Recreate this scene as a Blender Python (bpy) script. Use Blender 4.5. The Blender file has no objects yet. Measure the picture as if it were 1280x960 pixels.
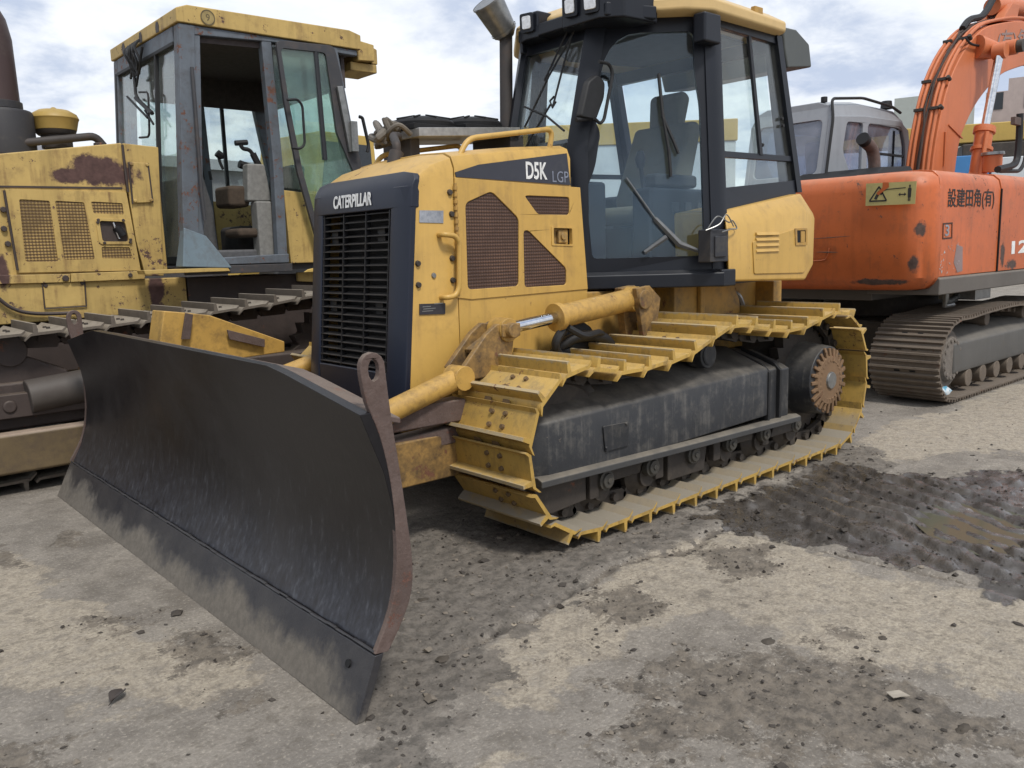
import bpy, math, random
import numpy as np
from mathutils import Vector, Matrix, geometry

random.seed(7)
SC = bpy.context.scene
COL = SC.collection
PI = math.pi


def V(x, y, z):
    return Vector((x, y, z))


# ----------------------------------------------------------------- mesh kit
class MB:
    """collects shapes in world coordinates, links them as one mesh object"""

    def __init__(self):
        self.v, self.f, self.m, self.s = [], [], [], []
        self.mi = 0
        self.sm = False

    def mat(self, i):
        self.mi = i
        return self

    def add(self, vs, fs, smooth=False):
        o = len(self.v)
        self.v += [tuple(p) for p in vs]
        for f in fs:
            self.f.append([i + o for i in f])
            self.m.append(self.mi)
            self.s.append(smooth)
        return self

    def box(self, x0, x1, y0, y1, z0, z1):
        v = [(x, y, z) for x in (x0, x1) for y in (y0, y1) for z in (z0, z1)]
        return self.add(v, [(0, 1, 3, 2), (4, 6, 7, 5), (0, 4, 5, 1), (2, 3, 7, 6), (0, 2, 6, 4), (1, 5, 7, 3)])

    def hexa(self, a, b):
        """two quads (four points each) joined into a block"""
        return self.loft([a, b])

    def loft(self, rings, caps=True, closed=True, smooth=False):
        n = len(rings[0])
        vs = [p for r in rings for p in r]
        fs = []
        for k in range(len(rings) - 1):
            for i in range(n if closed else n - 1):
                j = (i + 1) % n
                fs.append((k * n + i, k * n + j, (k + 1) * n + j, (k + 1) * n + i))
        self.add(vs, fs, smooth)
        if caps:
            o = len(self.v) - len(vs)
            for base, rev in ((0, True), ((len(rings) - 1) * n, False)):
                idx = [o + base + i for i in range(n)]
                self.f.append(idx[::-1] if rev else idx)
                self.m.append(self.mi)
                self.s.append(False)
        return self

    def ext(self, poly, vec):
        vec = Vector(vec)
        return self.loft([[Vector(p) for p in poly], [Vector(p) + vec for p in poly]])

    def xz(self, poly, y0, y1):
        return self.ext([(p[0], y0, p[-1]) for p in poly], (0, y1 - y0, 0))

    def xy(self, poly, z0, z1):
        return self.ext([(p[0], p[1], z0) for p in poly], (0, 0, z1 - z0))

    def yz(self, poly, x0, x1):
        return self.ext([(x0, p[0], p[1]) for p in poly], (x1 - x0, 0, 0))

    def plate(self, outer, holes, vec):
        """flat plate with holes, thickness vec"""
        vec = Vector(vec)
        loops = [[Vector(p) for p in outer]] + [[Vector(p) for p in h] for h in holes]
        tris = geometry.tessellate_polygon(loops)
        pts = [p for l in loops for p in l]
        n = len(pts)
        fs = [tuple(t) for t in tris] + [tuple(i + n for i in reversed(t)) for t in tris]
        o = 0
        for l in loops:
            k = len(l)
            for i in range(k):
                j = (i + 1) % k
                fs.append((o + i, o + j, n + o + j, n + o + i))
            o += k
        return self.add(pts + [p + vec for p in pts], fs)

    def beam(self, p0, p1, w, h, up=(0, 0, 1)):
        p0, p1, up = Vector(p0), Vector(p1), Vector(up)
        d = (p1 - p0).normalized()
        s = d.cross(up)
        if s.length < 1e-4:
            s = d.cross(Vector((1, 0, 0)))
        s.normalize()
        u = s.cross(d)
        q = [s * a * w / 2 + u * b * h / 2 for a, b in ((-1, -1), (1, -1), (1, 1), (-1, 1))]
        return self.loft([[p0 + k for k in q], [p1 + k for k in q]])

    def cyl(self, p0, p1, r0, r1=None, n=24, caps=True):
        r1 = r0 if r1 is None else r1
        return self.tube([p0, p1], [r0, r1], n, caps)

    def tube(self, pts, r, n=10, caps=True):
        pts = [Vector(p) for p in pts]
        rs = r if isinstance(r, (list, tuple)) else [r] * len(pts)
        rings = []
        ref = None
        for i, p in enumerate(pts):
            a = pts[max(i - 1, 0)]
            b = pts[min(i + 1, len(pts) - 1)]
            d = (b - a).normalized()
            if ref is None:
                ref = Vector((0, 0, 1)) if abs(d.z) < 0.9 else Vector((1, 0, 0))
            s = d.cross(ref).normalized()
            u = s.cross(d).normalized()
            ref = u
            rings.append([p + (s * math.cos(2 * PI * k / n) + u * math.sin(2 * PI * k / n)) * rs[i] for k in range(n)])
        return self.loft(rings, caps, True, True)

    def lathe(self, prof, org, axis='y', n=28):
        """profile of (radius, distance along axis)"""
        org = Vector(org)
        rings = []
        for r, t in prof:
            ring = []
            for k in range(n):
                a = 2 * PI * k / n
                c, s = r * math.cos(a), r * math.sin(a)
                ring.append(org + Vector({'x': (t, c, s), 'y': (s, t, c), 'z': (c, s, t)}[axis]))
            rings.append(ring)
        return self.loft(rings, True, True, True)

    def dots(self, pts, r, h, axis, n=8):
        for p in pts:
            p = Vector(p)
            self.cyl(p, p + Vector(axis) * h, r, r * .8, n)
        return self

    def move(self, M):
        self.v = [tuple(M @ Vector(p)) for p in self.v]
        return self

    def mesh(self, name, mats, org=(0, 0, 0)):
        o = Vector(org)
        me = bpy.data.meshes.new(name)
        me.from_pydata([(p[0] - o.x, p[1] - o.y, p[2] - o.z) for p in self.v], [], self.f)
        for m in (mats if isinstance(mats, (list, tuple)) else [mats]):
            me.materials.append(m)
        me.polygons.foreach_set('material_index', self.m)
        me.polygons.foreach_set('use_smooth', [True] * len(self.f))
        me.update()
        import bmesh
        bm = bmesh.new()
        bm.from_mesh(me)
        bmesh.ops.recalc_face_normals(bm, faces=bm.faces)
        bm.to_mesh(me)
        bm.free()
        try:
            me.set_sharp_from_angle(angle=math.radians(38))
        except Exception:
            pass
        return me

    def build(self, name, mats, parent=None, bevel=.004, seg=2):
        xs = np.array(self.v)
        c = Vector(((xs.min(0) + xs.max(0)) / 2).tolist())
        me = self.mesh(name, mats, c)
        o = bpy.data.objects.new(name, me)
        COL.objects.link(o)
        put(o, c, parent)
        if bevel:
            b = o.modifiers.new('edge', 'BEVEL')
            b.width = bevel
            b.segments = seg
            b.limit_method = 'ANGLE'
            b.angle_limit = math.radians(40)
            b.use_clamp_overlap = True
            b.harden_normals = True
        return o


WORLD = {}


def put(o, world, parent=None):
    w = Vector(world)
    WORLD[o.name] = w
    if parent is not None:
        o.parent = parent
        o.location = w - WORLD[parent.name]
    else:
        o.location = w


def thing(name, label, cat, loc, group=None):
    o = bpy.data.objects.new(name, None)
    COL.objects.link(o)
    o.empty_display_size = .2
    put(o, loc)
    tag(o, label, cat, group)
    return o


def tag(o, label=None, cat=None, group=None, kind=None):
    if label:
        o['label'] = label
    if cat:
        o['category'] = cat
    if group:
        o['group'] = group
    if kind:
        o['kind'] = kind
    return o


def rnd(poly, r, n=4):
    """round the corners of a 3D polygon; r a number or one per corner"""
    P = [Vector(p) for p in poly]
    out = []
    k = len(P)
    for i, p in enumerate(P):
        ri = r[i] if isinstance(r, (list, tuple)) else r
        a, b = P[i - 1] - p, P[(i + 1) % k] - p
        ri = min(ri, a.length * .48, b.length * .48)
        if ri < 1e-4:
            out.append(p)
            continue
        s, e = p + a.normalized() * ri, p + b.normalized() * ri
        for t in range(n + 1):
            t /= n
            out.append(s * (1 - t) ** 2 + p * 2 * t * (1 - t) + e * t * t)
    return out


def lerp(a, b, t):
    return Vector(a) * (1 - t) + Vector(b) * t


def quad(bl, br, tr, tl):
    """bilinear map over a four-sided surface"""
    def f(u, v):
        return lerp(lerp(bl, br, u), lerp(tl, tr, u), v)
    return f


def qn(bl, br, tl):
    return (Vector(br) - Vector(bl)).cross(Vector(tl) - Vector(bl)).normalized()


def spline(pts, n=8, closed=False):
    P = [Vector(p) for p in pts]
    out = []
    k = len(P)
    rng = range(k) if closed else range(k - 1)
    for i in rng:
        p0 = P[(i - 1) % k] if closed or i > 0 else P[0]
        p1, p2 = P[i], P[(i + 1) % k]
        p3 = P[(i + 2) % k] if closed or i + 2 < k else P[-1]
        for j in range(n):
            t = j / n
            out.append(.5 * ((2 * p1) + (p2 - p0) * t + (2 * p0 - 5 * p1 + 4 * p2 - p3) * t * t + (3 * p1 - p0 - 3 * p2 + p3) * t ** 3))
    if not closed:
        out.append(P[-1])
    return out


def bend(pts, r, n=4):
    """polyline with rounded bends, for pipes"""
    P = [Vector(p) for p in pts]
    out = [P[0]]
    for i in range(1, len(P) - 1):
        a, b = P[i - 1] - P[i], P[i + 1] - P[i]
        ri = min(r, a.length * .48, b.length * .48)
        s, e = P[i] + a.normalized() * ri, P[i] + b.normalized() * ri
        for t in range(n + 1):
            t /= n
            out.append(s * (1 - t) ** 2 + P[i] * 2 * t * (1 - t) + e * t * t)
    out.append(P[-1])
    return out


def lettering(name, text, org, right, up, height, width, mat, parent, bold=0.0, depth=.0015):
    """flat lettering: org = lower left corner, fitted to width x height"""
    cu = bpy.data.curves.new(name, 'FONT')
    cu.body = text
    cu.size = 1
    cu.offset = bold
    cu.extrude = .01
    cu.resolution_u = 3
    t = bpy.data.objects.new(name, cu)
    COL.objects.link(t)
    dg = bpy.context.evaluated_depsgraph_get()
    me = bpy.data.meshes.new_from_object(t.evaluated_get(dg))
    bpy.data.objects.remove(t)
    co = np.array([v.co[:] for v in me.vertices])
    lo, hi = co.min(0), co.max(0)
    r, u = Vector(right).normalized(), Vector(up).normalized()
    nrm = r.cross(u).normalized()
    u = nrm.cross(r).normalized()
    c = Vector(org) + r * width / 2 + u * height / 2
    for v in me.vertices:
        a = (v.co.x - lo[0]) / (hi[0] - lo[0]) * width
        b = (v.co.y - lo[1]) / (hi[1] - lo[1]) * height
        d = (v.co.z - lo[2]) / max(hi[2] - lo[2], 1e-6) * depth
        v.co = Vector(org) + r * a + u * b + nrm * d - c
    me.materials.clear()
    me.materials.append(mat)
    o = bpy.data.objects.new(name, me)
    COL.objects.link(o)
    put(o, c, parent)
    return o


# ----------------------------------------------------------------- noise
def _hash(ix, iy, s):
    h = (ix * 374761393 + iy * 668265263 + s * 974634777) & 0x7fffffff
    h = ((h ^ (h >> 13)) * 1274126177) & 0x7fffffff
    return ((h ^ (h >> 16)) & 0xffff) / 65535.0


def vnoise(x, y, s=0):
    ix, iy = np.floor(x).astype(np.int64), np.floor(y).astype(np.int64)
    fx, fy = x - ix, y - iy
    fx, fy = fx * fx * (3 - 2 * fx), fy * fy * (3 - 2 * fy)
    a, b = _hash(ix, iy, s), _hash(ix + 1, iy, s)
    c, d = _hash(ix, iy + 1, s), _hash(ix + 1, iy + 1, s)
    return (a * (1 - fx) + b * fx) * (1 - fy) + (c * (1 - fx) + d * fx) * fy


def fbm(x, y, s=0, o=5):
    t, a, n = 0, .5, 0
    for i in range(o):
        t = t + a * vnoise(x, y, s + i)
        n += a
        a *= .55
        x, y = x * 2.03 + 11.3, y * 2.03 + 5.7
    return t / n


# ----------------------------------------------------------------- materials
class NT:
    def __init__(self, name):
        self.m = bpy.data.materials.new(name)
        self.m.use_nodes = True
        self.t = self.m.node_tree
        self.t.nodes.clear()
        self.out = self.t.nodes.new('ShaderNodeOutputMaterial')

    def n(self, typ, ins=None, **kw):
        nd = self.t.nodes.new('ShaderNode' + typ)
        for k, v in kw.items():
            setattr(nd, k, v)
        for k, v in (ins or {}).items():
            sock = nd.inputs[k]
            if hasattr(v, 'bl_idname') and hasattr(v, 'outputs'):
                v = v.outputs[0]
            if isinstance(v, bpy.types.NodeSocket):
                self.t.links.new(v, sock)
            else:
                if sock.type == 'RGBA' and len(v) == 3:
                    v = (*v, 1)
                sock.default_value = v
        return nd

    def pos(self):
        return self.n('NewGeometry').outputs['Position']

    def noise(self, vec, scale, detail=6, rough=.6, stretch=None):
        if stretch:
            vec = self.n('Mapping', {'Vector': vec, 'Scale': stretch})
        return self.n('TexNoise', {'Vector': vec, 'Scale': scale, 'Detail': detail, 'Roughness': rough}).outputs['Fac']

    def ramp(self, x, lo, hi, a=0., b=1.):
        return self.n('MapRange', {'Value': x, 'From Min': lo, 'From Max': hi, 'To Min': a, 'To Max': b}, clamp=True).outputs[0]

    def math(self, op, a, b=0.):
        return self.n('Math', {0: a, 1: b}, operation=op).outputs[0]

    def mix(self, f, a, b):
        nd = self.t.nodes.new('ShaderNodeMix')
        nd.data_type = 'RGBA'
        for i, v in ((0, f), (6, a), (7, b)):
            s = nd.inputs[i]
            if isinstance(v, bpy.types.NodeSocket):
                self.t.links.new(v, s)
            else:
                s.default_value = (*v, 1) if not isinstance(v, float) and len(v) == 3 else v
        return nd.outputs[2]

    def bsdf(self, col, rough, metal=0., height=None, bump=.3, dist=.01, spec=.4, coat=None):
        p = self.n('BsdfPrincipled', {'Base Color': col, 'Roughness': rough, 'Metallic': metal, 'Specular IOR Level': spec})
        if height is not None:
            b = self.n('Bump', {'Height': height, 'Strength': bump, 'Distance': dist})
            self.t.links.new(b.outputs[0], p.inputs['Normal'])
        if coat is not None:
            self.t.links.new(coat, p.inputs['Coat Weight'])
            p.inputs['Coat Roughness'].default_value = .10
            p.inputs['Coat IOR'].default_value = 1.33
            b2 = self.n('Bump', {'Height': height, 'Strength': .25, 'Distance': dist})
            self.t.links.new(b2.outputs[0], p.inputs['Coat Normal'])
        return p

    def done(self, sh):
        self.t.links.new(sh.outputs[0], self.out.inputs[0])
        return self.m


RUST = (.085, .036, .022)


def paint(name, col, rough=.45, metal=0., vary=.25, dirt=.35, dirtcol=(.10, .085, .065), rust=.0, rustcol=RUST, streak=.3,
          dust=.0, dustcol=(.30, .26, .20), patches=(), bump=.15, scale=1., spec=.4, low=None, chips=0., runs=None, tip=None, each=0.):
    """worn paint: tone variation, grime, run marks, chips of rust, settled dust on upward faces"""
    T = NT(name)
    P = T.pos()
    big = T.noise(P, 1.7 * scale, 6, .6)
    fine = T.noise(P, 22 * scale, 8, .7)
    mid = T.noise(P, 6 * scale, 8, .65)
    run = T.noise(P, 9 * scale, 6, .6, (1, 1, .09))
    c = T.mix(T.ramp(big, .3, .7), col, tuple(x * (1 - vary) for x in col))
    c = T.mix(T.ramp(fine, .35, .75, 0., .35), c, tuple(x * .75 for x in col))
    d = T.ramp(T.math('ADD', T.math('MULTIPLY', mid, .6), T.math('MULTIPLY', fine, .4)), .62 - .25 * dirt, .86 - .25 * dirt, 0., min(1., dirt * 1.6))
    c = T.mix(d, c, dirtcol)
    if streak:
        s = T.ramp(run, .54, .72, 0., streak)
        c = T.mix(s, c, tuple(x * .45 for x in col))
    if runs:
        rn2 = T.noise(P, 16 * scale, 7, .65, (1, 1, .07))
        k = T.math('MULTIPLY', T.ramp(rn2, .50, .68), T.ramp(mid, .40, .58))
        c = T.mix(T.math('MULTIPLY', k, runs[1]), c, runs[0])
    if each:
        oi = T.n('ObjectInfo').outputs['Random']
        c = T.mix(T.math('MULTIPLY', oi, each), c, tuple(x * .45 for x in col))
    if tip:
        oz = T.n('SeparateXYZ', {0: T.n('TexCoord').outputs['Object']}).outputs[2]
        k = T.math('MULTIPLY', T.ramp(T.math('ADD', oz, T.math('MULTIPLY', T.math('SUBTRACT', fine, .5), .05)), tip[0] - .006, tip[0] + .004), .85)
        c = T.mix(k, c, tip[1])
    r = rough
    rm = None
    if rust > 0:
        rn = T.math('ADD', T.math('MULTIPLY', T.noise(P, 3.3 * scale, 10, .72), .75), T.math('MULTIPLY', fine, .25))
        rm = T.ramp(rn, .66 - .2 * rust, .71 - .2 * rust)
    for cen, rad in patches:
        q = T.n('VectorMath', {0: P, 1: cen}, operation='SUBTRACT')
        q = T.n('VectorMath', {0: q, 1: (1 / rad[0], 1 / rad[1], 1 / rad[2])}, operation='MULTIPLY')
        l = T.n('VectorMath', {0: q}, operation='LENGTH').outputs['Value']
        l = T.math('ADD', l, T.math('MULTIPLY', T.math('SUBTRACT', mid, .5), 2.2))
        k = T.ramp(T.math('ADD', l, T.math('MULTIPLY', T.math('SUBTRACT', fine, .5), .9)), .80, 1.10, 1., 0.)
        rm = k if rm is None else T.math('MAXIMUM', rm, k)
    if chips > 0:
        cn = T.noise(P, 13 * scale, 14, .78)
        ck = T.ramp(T.math('ADD', cn, T.math('MULTIPLY', T.math('SUBTRACT', big, .5), .35)), .685 - .10 * chips, .70 - .10 * chips)
        rm = ck if rm is None else T.math('MAXIMUM', rm, ck)
    if rm is not None:
        rc = T.mix(T.ramp(fine, .3, .7), rustcol, tuple(x * 2.1 for x in rustcol))
        c = T.mix(rm, c, rc)
        r = T.ramp(rm, 0., 1., rough, .85)
    if dust > 0:
        nz = T.n('SeparateXYZ', {0: T.n('NewGeometry').outputs['Normal']}).outputs[2]
        up = T.math('MULTIPLY', T.ramp(nz, .25, .9), T.ramp(mid, .3, .6, .35, 1.))
        up = T.math('MULTIPLY', up, dust)
        c = T.mix(up, c, dustcol)
    if low:
        # dried mud caked on the upward faces near the ground
        nz = T.n('SeparateXYZ', {0: T.n('NewGeometry').outputs['Normal']}).outputs[2]
        pz = T.n('SeparateXYZ', {0: P}).outputs[2]
        k = T.math('MULTIPLY', T.ramp(nz, .3, .8), T.ramp(T.math('ADD', pz, T.math('MULTIPLY', T.math('SUBTRACT', mid, .5), .2)), low[0] + .05, low[0]))
        c = T.mix(T.math('MULTIPLY', k, .93), c, low[1])
    h = T.math('ADD', T.math('MULTIPLY', fine, .5), mid)
    return T.done(T.bsdf(c, r, metal, h, bump, .006, spec))


def plain(name, col, rough=.5, metal=0., spec=.4, bump=.0, scale=30):
    T = NT(name)
    n = T.noise(T.pos(), scale, 4, .6)
    c = T.mix(T.ramp(n, .35, .7), col, tuple(x * .7 for x in col))
    return T.done(T.bsdf(c, rough, metal, n, bump or .05, .003, spec))


def glass(name, tint=(.80, .88, .86), dust=.07, refl=.06, dustcol=(.5, .5, .47), gcol=(.95, .97, 1.)):
    T = NT(name)
    lw = T.n('LayerWeight', {'Blend': .5}).outputs['Facing']
    f = T.math('ADD', T.math('MULTIPLY', T.math('POWER', lw, 4.5), .8), refl)
    tr = T.n('BsdfTransparent', {'Color': tint})
    gl = T.n('BsdfGlossy', {'Color': gcol, 'Roughness': .015})
    a = T.n('MixShader', {0: f, 1: tr, 2: gl})
    df = T.n('BsdfDiffuse', {'Color': dustcol})
    nz = T.ramp(T.noise(T.pos(), 5, 7, .65), .35, .8, dust * .4, dust * 1.8)
    return T.done(T.n('MixShader', {0: nz, 1: a, 2: df}))


def mesh_screen(name, col, hole, per=.0155):
    T = NT(name)
    P = T.pos()
    sp = T.n('SeparateXYZ', {0: P})
    wz = T.math('SINE', T.math('MULTIPLY', sp.outputs[2], 2 * PI / per))
    wx = T.math('SINE', T.math('MULTIPLY', sp.outputs[0], 2 * PI / per))
    v = T.ramp(T.math('ADD', wz, T.math('MULTIPLY', wx, .8)), -.9, 1.2)
    n = T.noise(P, 5, 10, .7)
    c = T.mix(T.ramp(n, .40, .62), col, tuple(x * .5 for x in col))
    c = T.mix(T.ramp(v, .45, .62, 1., 0.), c, hole)
    return T.done(T.bsdf(c, .65, 0., v, .5, .004))


YEL = (.56, .345, .088)
M = {}
M['yellow'] = paint('dozer_yellow_paint', YEL, .42, vary=.16, dirt=.30, dirtcol=(.20, .125, .045), streak=.25, dust=.10, bump=.06, chips=.45, runs=((.25, .15, .055), .5))
M['yellow_mid'] = paint('greasy_yellow_paint', (.50, .30, .075), .45, vary=.25, dirt=.55, dirtcol=(.11, .07, .035), streak=.2, dust=.1, bump=.12, chips=.7, scale=1.6)
M['greasy'] = paint('greasy_linkage', (.36, .215, .07), .55, vary=.4, dirt=.85, dirtcol=(.055, .038, .026), streak=.2, rust=.5, dust=.15, bump=.3, scale=2)
M['yellow_dirty'] = paint('grimy_yellow_paint', (.50, .29, .07), .55, vary=.3, dirt=.6, streak=.4, dust=.2, rust=.42)
M['yellow_shoe'] = paint('track_yellow_paint', (.55, .35, .085), .5, vary=.22, dirt=.5, dirtcol=(.12, .09, .05), streak=.12, dust=.32,
                         dustcol=(.46, .37, .22), rust=.26, bump=.3, scale=2., low=(.19, (.25, .228, .19)), runs=((.15, .10, .05), .5), tip=(.047, (.36, .30, .20)), each=.30, chips=.6)
M['navy'] = paint('navy_black_paint', (.012, .016, .030), .42, vary=.2, dirt=.25, dirtcol=(.035, .036, .038), streak=.0, dust=.10, bump=.05)
M['black'] = paint('cab_black_paint', (.010, .012, .018), .38, vary=.2, dirt=.25, dirtcol=(.032, .032, .032), streak=.05, dust=.25, dustcol=(.09, .088, .085), bump=.05, spec=.35)
M['grille'] = paint('grille_black_paint', (.012, .012, .014), .5, vary=.2, dirt=.3, dirtcol=(.07, .06, .05), streak=0, dust=.5, dustcol=(.10, .09, .08))
M['void'] = plain('dark_core', (.008, .008, .009), .7)
M['steel'] = paint('dark_steel', (.06, .05, .042), .6, metal=.2, vary=.35, dirt=.5, dirtcol=(.10, .08, .06), streak=.0, dust=.3, dustcol=(.16, .13, .10), rust=.25, bump=.3, scale=2)
M['frame'] = paint('track_frame_black', (.028, .029, .032), .5, vary=.3, dirt=.5, dirtcol=(.10, .092, .08), streak=.35, dust=.75, dustcol=(.14, .128, .11), bump=.3, scale=1.6, runs=((.115, .108, .097), .75), chips=.3, rustcol=(.06, .05, .042))
M['rust'] = paint('rusty_steel', (.135, .095, .082), .8, vary=.4, dirt=.75, dirtcol=(.085, .055, .045), streak=.1, rust=.5, rustcol=(.075, .036, .026), dust=.25, bump=.7, scale=4)
M['rust_tan'] = paint('rust_tan_casting', (.21, .125, .065), .75, vary=.3, dirt=.4, dirtcol=(.10, .07, .05), rust=.3, streak=0, bump=.4, scale=3)
M['chrome'] = plain('chromed_rod', (.75, .75, .76), .12, 1.)
M['rubber'] = plain('black_rubber', (.015, .015, .016), .6)
M['screen'] = mesh_screen('brown_mesh_screen', (.13, .070, .046), (.050, .027, .019))
M['glass'] = glass('cab_glass', (.95, .985, .98), .03, .035)
M['door_glass'] = glass('tinted_door_glass', (.88, .935, .965), .022, .032, (.27, .29, .31), (.78, .89, 1.))
M['old_glass'] = glass('dusty_glass', (.88, .94, .92), .10, .05)
M['lamp'] = plain('lamp_lens', (.75, .76, .78), .15, .3, .8, .3, 60)
M['white'] = plain('white_lettering', (.78, .78, .76), .5)
M['outline'] = plain('grey_outline_lettering', (.22, .24, .30), .5)
M['tan_seat'] = paint('worn_seat_fabric', (.20, .175, .12), .9, vary=.3, dirt=.4, streak=0, bump=.4)
M['interior'] = plain('dark_interior_plastic', (.022, .024, .029), .6)
M['grey_plastic'] = plain('grey_plastic', (.12, .125, .13), .55)
M['alu'] = plain('bare_aluminium', (.42, .41, .39), .45, .7)
M['galv'] = plain('dull_metal_cap', (.30, .30, .29), .4, .8)
M['stack'] = paint('sooty_exhaust', (.065, .058, .055), .65, metal=.3, vary=.3, dirt=.4, dirtcol=(.09, .06, .045), rust=.2, streak=.3)
M['decal'] = paint('scuffed_decal', (.36, .38, .42), .5, vary=.5, dirt=.6, dirtcol=(.14, .16, .2), streak=0, scale=8)
M['shoe_bolt'] = paint('rusty_bolt', (.17, .11, .055), .6, vary=.4, dirt=.5, dirtcol=(.06, .045, .035), streak=0, scale=4)
M['cap'] = paint('oily_cap', (.085, .08, .07), .5, metal=.3, vary=.4, dirt=.6, streak=0, scale=6)
M['roof'] = paint('pale_roof_yellow', (.60, .42, .185), .5, vary=.1, dirt=.25, dirtcol=(.2, .15, .08), streak=.15, dust=.2, bump=.05)
M['plate'] = paint('dark_data_plate', (.035, .033, .04), .4, vary=.3, dirt=.4, streak=0, scale=6)


def blade_mat():
    T = NT('scoured_blade_steel')
    P = T.pos()
    z = T.n('SeparateXYZ', {0: P}).outputs[2]
    n1 = T.noise(P, 2.2, 8, .65)
    n2 = T.noise(P, 30, 8, .7)
    scr = T.noise(P, 42, 8, .7, (1, 1, .28))
    c = T.mix(T.ramp(n1, .4, .6), (.013, .012, .014), (.030, .027, .027))
    low = T.math('MULTIPLY', T.ramp(T.math('ADD', z, T.math('MULTIPLY', n1, .35)), .62, .30), T.ramp(scr, .38, .7, .15, 1.))
    c = T.mix(T.math('MULTIPLY', low, .85), c, (.085, .092, .115))  # scour marks plus a bluish lower-half sheen painted into the colour
    c = T.mix(T.math('MULTIPLY', T.ramp(scr, .56, .70, 0., .42), T.ramp(T.math('ADD', z, T.math('MULTIPLY', n1, .35)), .85, .5)), c, (.15, .155, .165))
    c = T.mix(T.math('MULTIPLY', T.ramp(n2, .6, .75, 0., .5), T.ramp(n1, .45, .6)), c, (.06, .04, .032))
    r = T.ramp(n1, .3, .7, .30, .48)
    return T.done(T.bsdf(c, r, .35, T.math('ADD', n2, scr), .12, .004, .5))


def edge_mat():
    T = NT('muddy_cutting_edge')
    P = T.pos()
    z = T.n('SeparateXYZ', {0: P}).outputs[2]
    n1 = T.noise(P, 5, 8, .7)
    n2 = T.noise(P, 34, 8, .7)
    tong = T.noise(P, 1.7, 12, .72, (1, 1, .8))
    k = T.math('ADD', z, T.math('MULTIPLY', T.math('SUBTRACT', tong, .5), .55))
    m = T.ramp(k, .105, .035)
    c = T.mix(T.ramp(n1, .35, .7), (.026, .026, .031), (.055, .052, .052))
    mudc = T.mix(T.ramp(n2, .35, .7), (.17, .15, .125), (.11, .098, .082))
    c = T.mix(m, c, mudc)
    c = T.mix(T.ramp(n2, .62, .74, 0., .5), c, (.14, .13, .12))
    return T.done(T.bsdf(c, T.ramp(m, 0, 1, .42, .85), .15, n2, .3, .006))


M['blade'] = blade_mat()
M['edge'] = edge_mat()


# ----------------------------------------------------------------- ground
def axis_coords(a, b, step, far):
    mid = list(np.arange(a, b + 1e-6, step))
    up, x, s = [], b, step
    while x < far:
        s *= 1.25
        x += s
        up.append(x)
    dn, x, s = [], a, step
    while x > -far:
        s *= 1.25
        x -= s
        dn.append(x)
    return np.array(dn[::-1] + mid + up)


def sdpoly(x, y, poly):
    """signed distance to polygon, positive inside"""
    P = np.array([(p[0], p[1]) for p in poly])
    ins = np.zeros(x.shape, bool)
    d = np.full(x.shape, 1e9)
    for i in range(len(P)):
        a, b = P[i], P[(i + 1) % len(P)]
        e = b - a
        t = np.clip(((x - a[0]) * e[0] + (y - a[1]) * e[1]) / (e @ e + 1e-12), 0, 1)
        d = np.minimum(d, np.hypot(x - a[0] - t * e[0], y - a[1] - t * e[1]))
        c = (a[1] > y) != (b[1] > y)
        xi = a[0] + (y - a[1]) * e[0] / (e[1] if abs(e[1]) > 1e-9 else 1e-9)
        ins ^= c & (x < xi)
    return np.where(ins, d, -d)


def sstep(x, a, b):
    t = np.clip((x - a) / (b - a), 0, 1)
    return t * t * (3 - 2 * t)


MUD = [V(0.621, 1.151, 0.000), V(0.598, 1.540, 0.000), V(0.573, 1.939, 0.000), V(0.539, 2.249, 0.000), V(0.542, 2.612, 0.000), V(-0.115, 2.724, 0.000), V(-1.247, 2.215, 0.000), V(-1.247, 2.024, 0.000), V(-1.061, 1.719, 0.000), V(-0.792, 1.526, 0.000), V(-0.720, 1.186, 0.000), V(-0.069, 1.168, 0.000), V(0.363, 1.164, 0.000)]
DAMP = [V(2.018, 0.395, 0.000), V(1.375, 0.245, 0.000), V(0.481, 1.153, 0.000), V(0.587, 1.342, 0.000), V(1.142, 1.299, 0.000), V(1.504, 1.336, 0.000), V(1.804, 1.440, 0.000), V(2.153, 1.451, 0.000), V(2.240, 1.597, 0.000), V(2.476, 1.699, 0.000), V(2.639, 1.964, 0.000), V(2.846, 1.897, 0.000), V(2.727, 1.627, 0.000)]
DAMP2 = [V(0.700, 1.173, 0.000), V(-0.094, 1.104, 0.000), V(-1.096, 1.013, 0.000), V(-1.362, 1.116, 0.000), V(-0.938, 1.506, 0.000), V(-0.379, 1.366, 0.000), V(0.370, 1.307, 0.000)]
PUDDLE = [V(-0.173, 1.918, 0.000), V(-0.400, 1.975, 0.000), V(-0.547, 2.278, 0.000), V(-0.124, 2.468, 0.000), V(0.109, 2.391, 0.000), V(0.078, 2.143, 0.000)]
PALE1 = [V(2.134, 1.470, 0.000), V(1.708, 1.384, 0.000), V(1.223, 1.324, 0.000), V(0.587, 1.342, 0.000), V(0.573, 1.939, 0.000), V(0.542, 2.612, 0.000), V(1.330, 2.930, 0.000), V(1.290, 2.605, 0.000), V(1.442, 2.275, 0.000), V(1.434, 1.907, 0.000), V(1.774, 1.828, 0.000), V(2.180, 1.927, 0.000), V(2.606, 2.127, 0.000), V(2.820, 1.963, 0.000), V(2.398, 1.891, 0.000)]
PALE2 = [V(3.160, -0.783, 0.000), V(2.977, 0.047, 0.000), V(2.820, 0.788, 0.000), V(2.802, 1.186, 0.000), V(3.052, 1.255, 0.000), V(3.240, 0.755, 0.000), V(3.550, 0.379, 0.000), V(3.726, -0.953, 0.000)]
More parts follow.
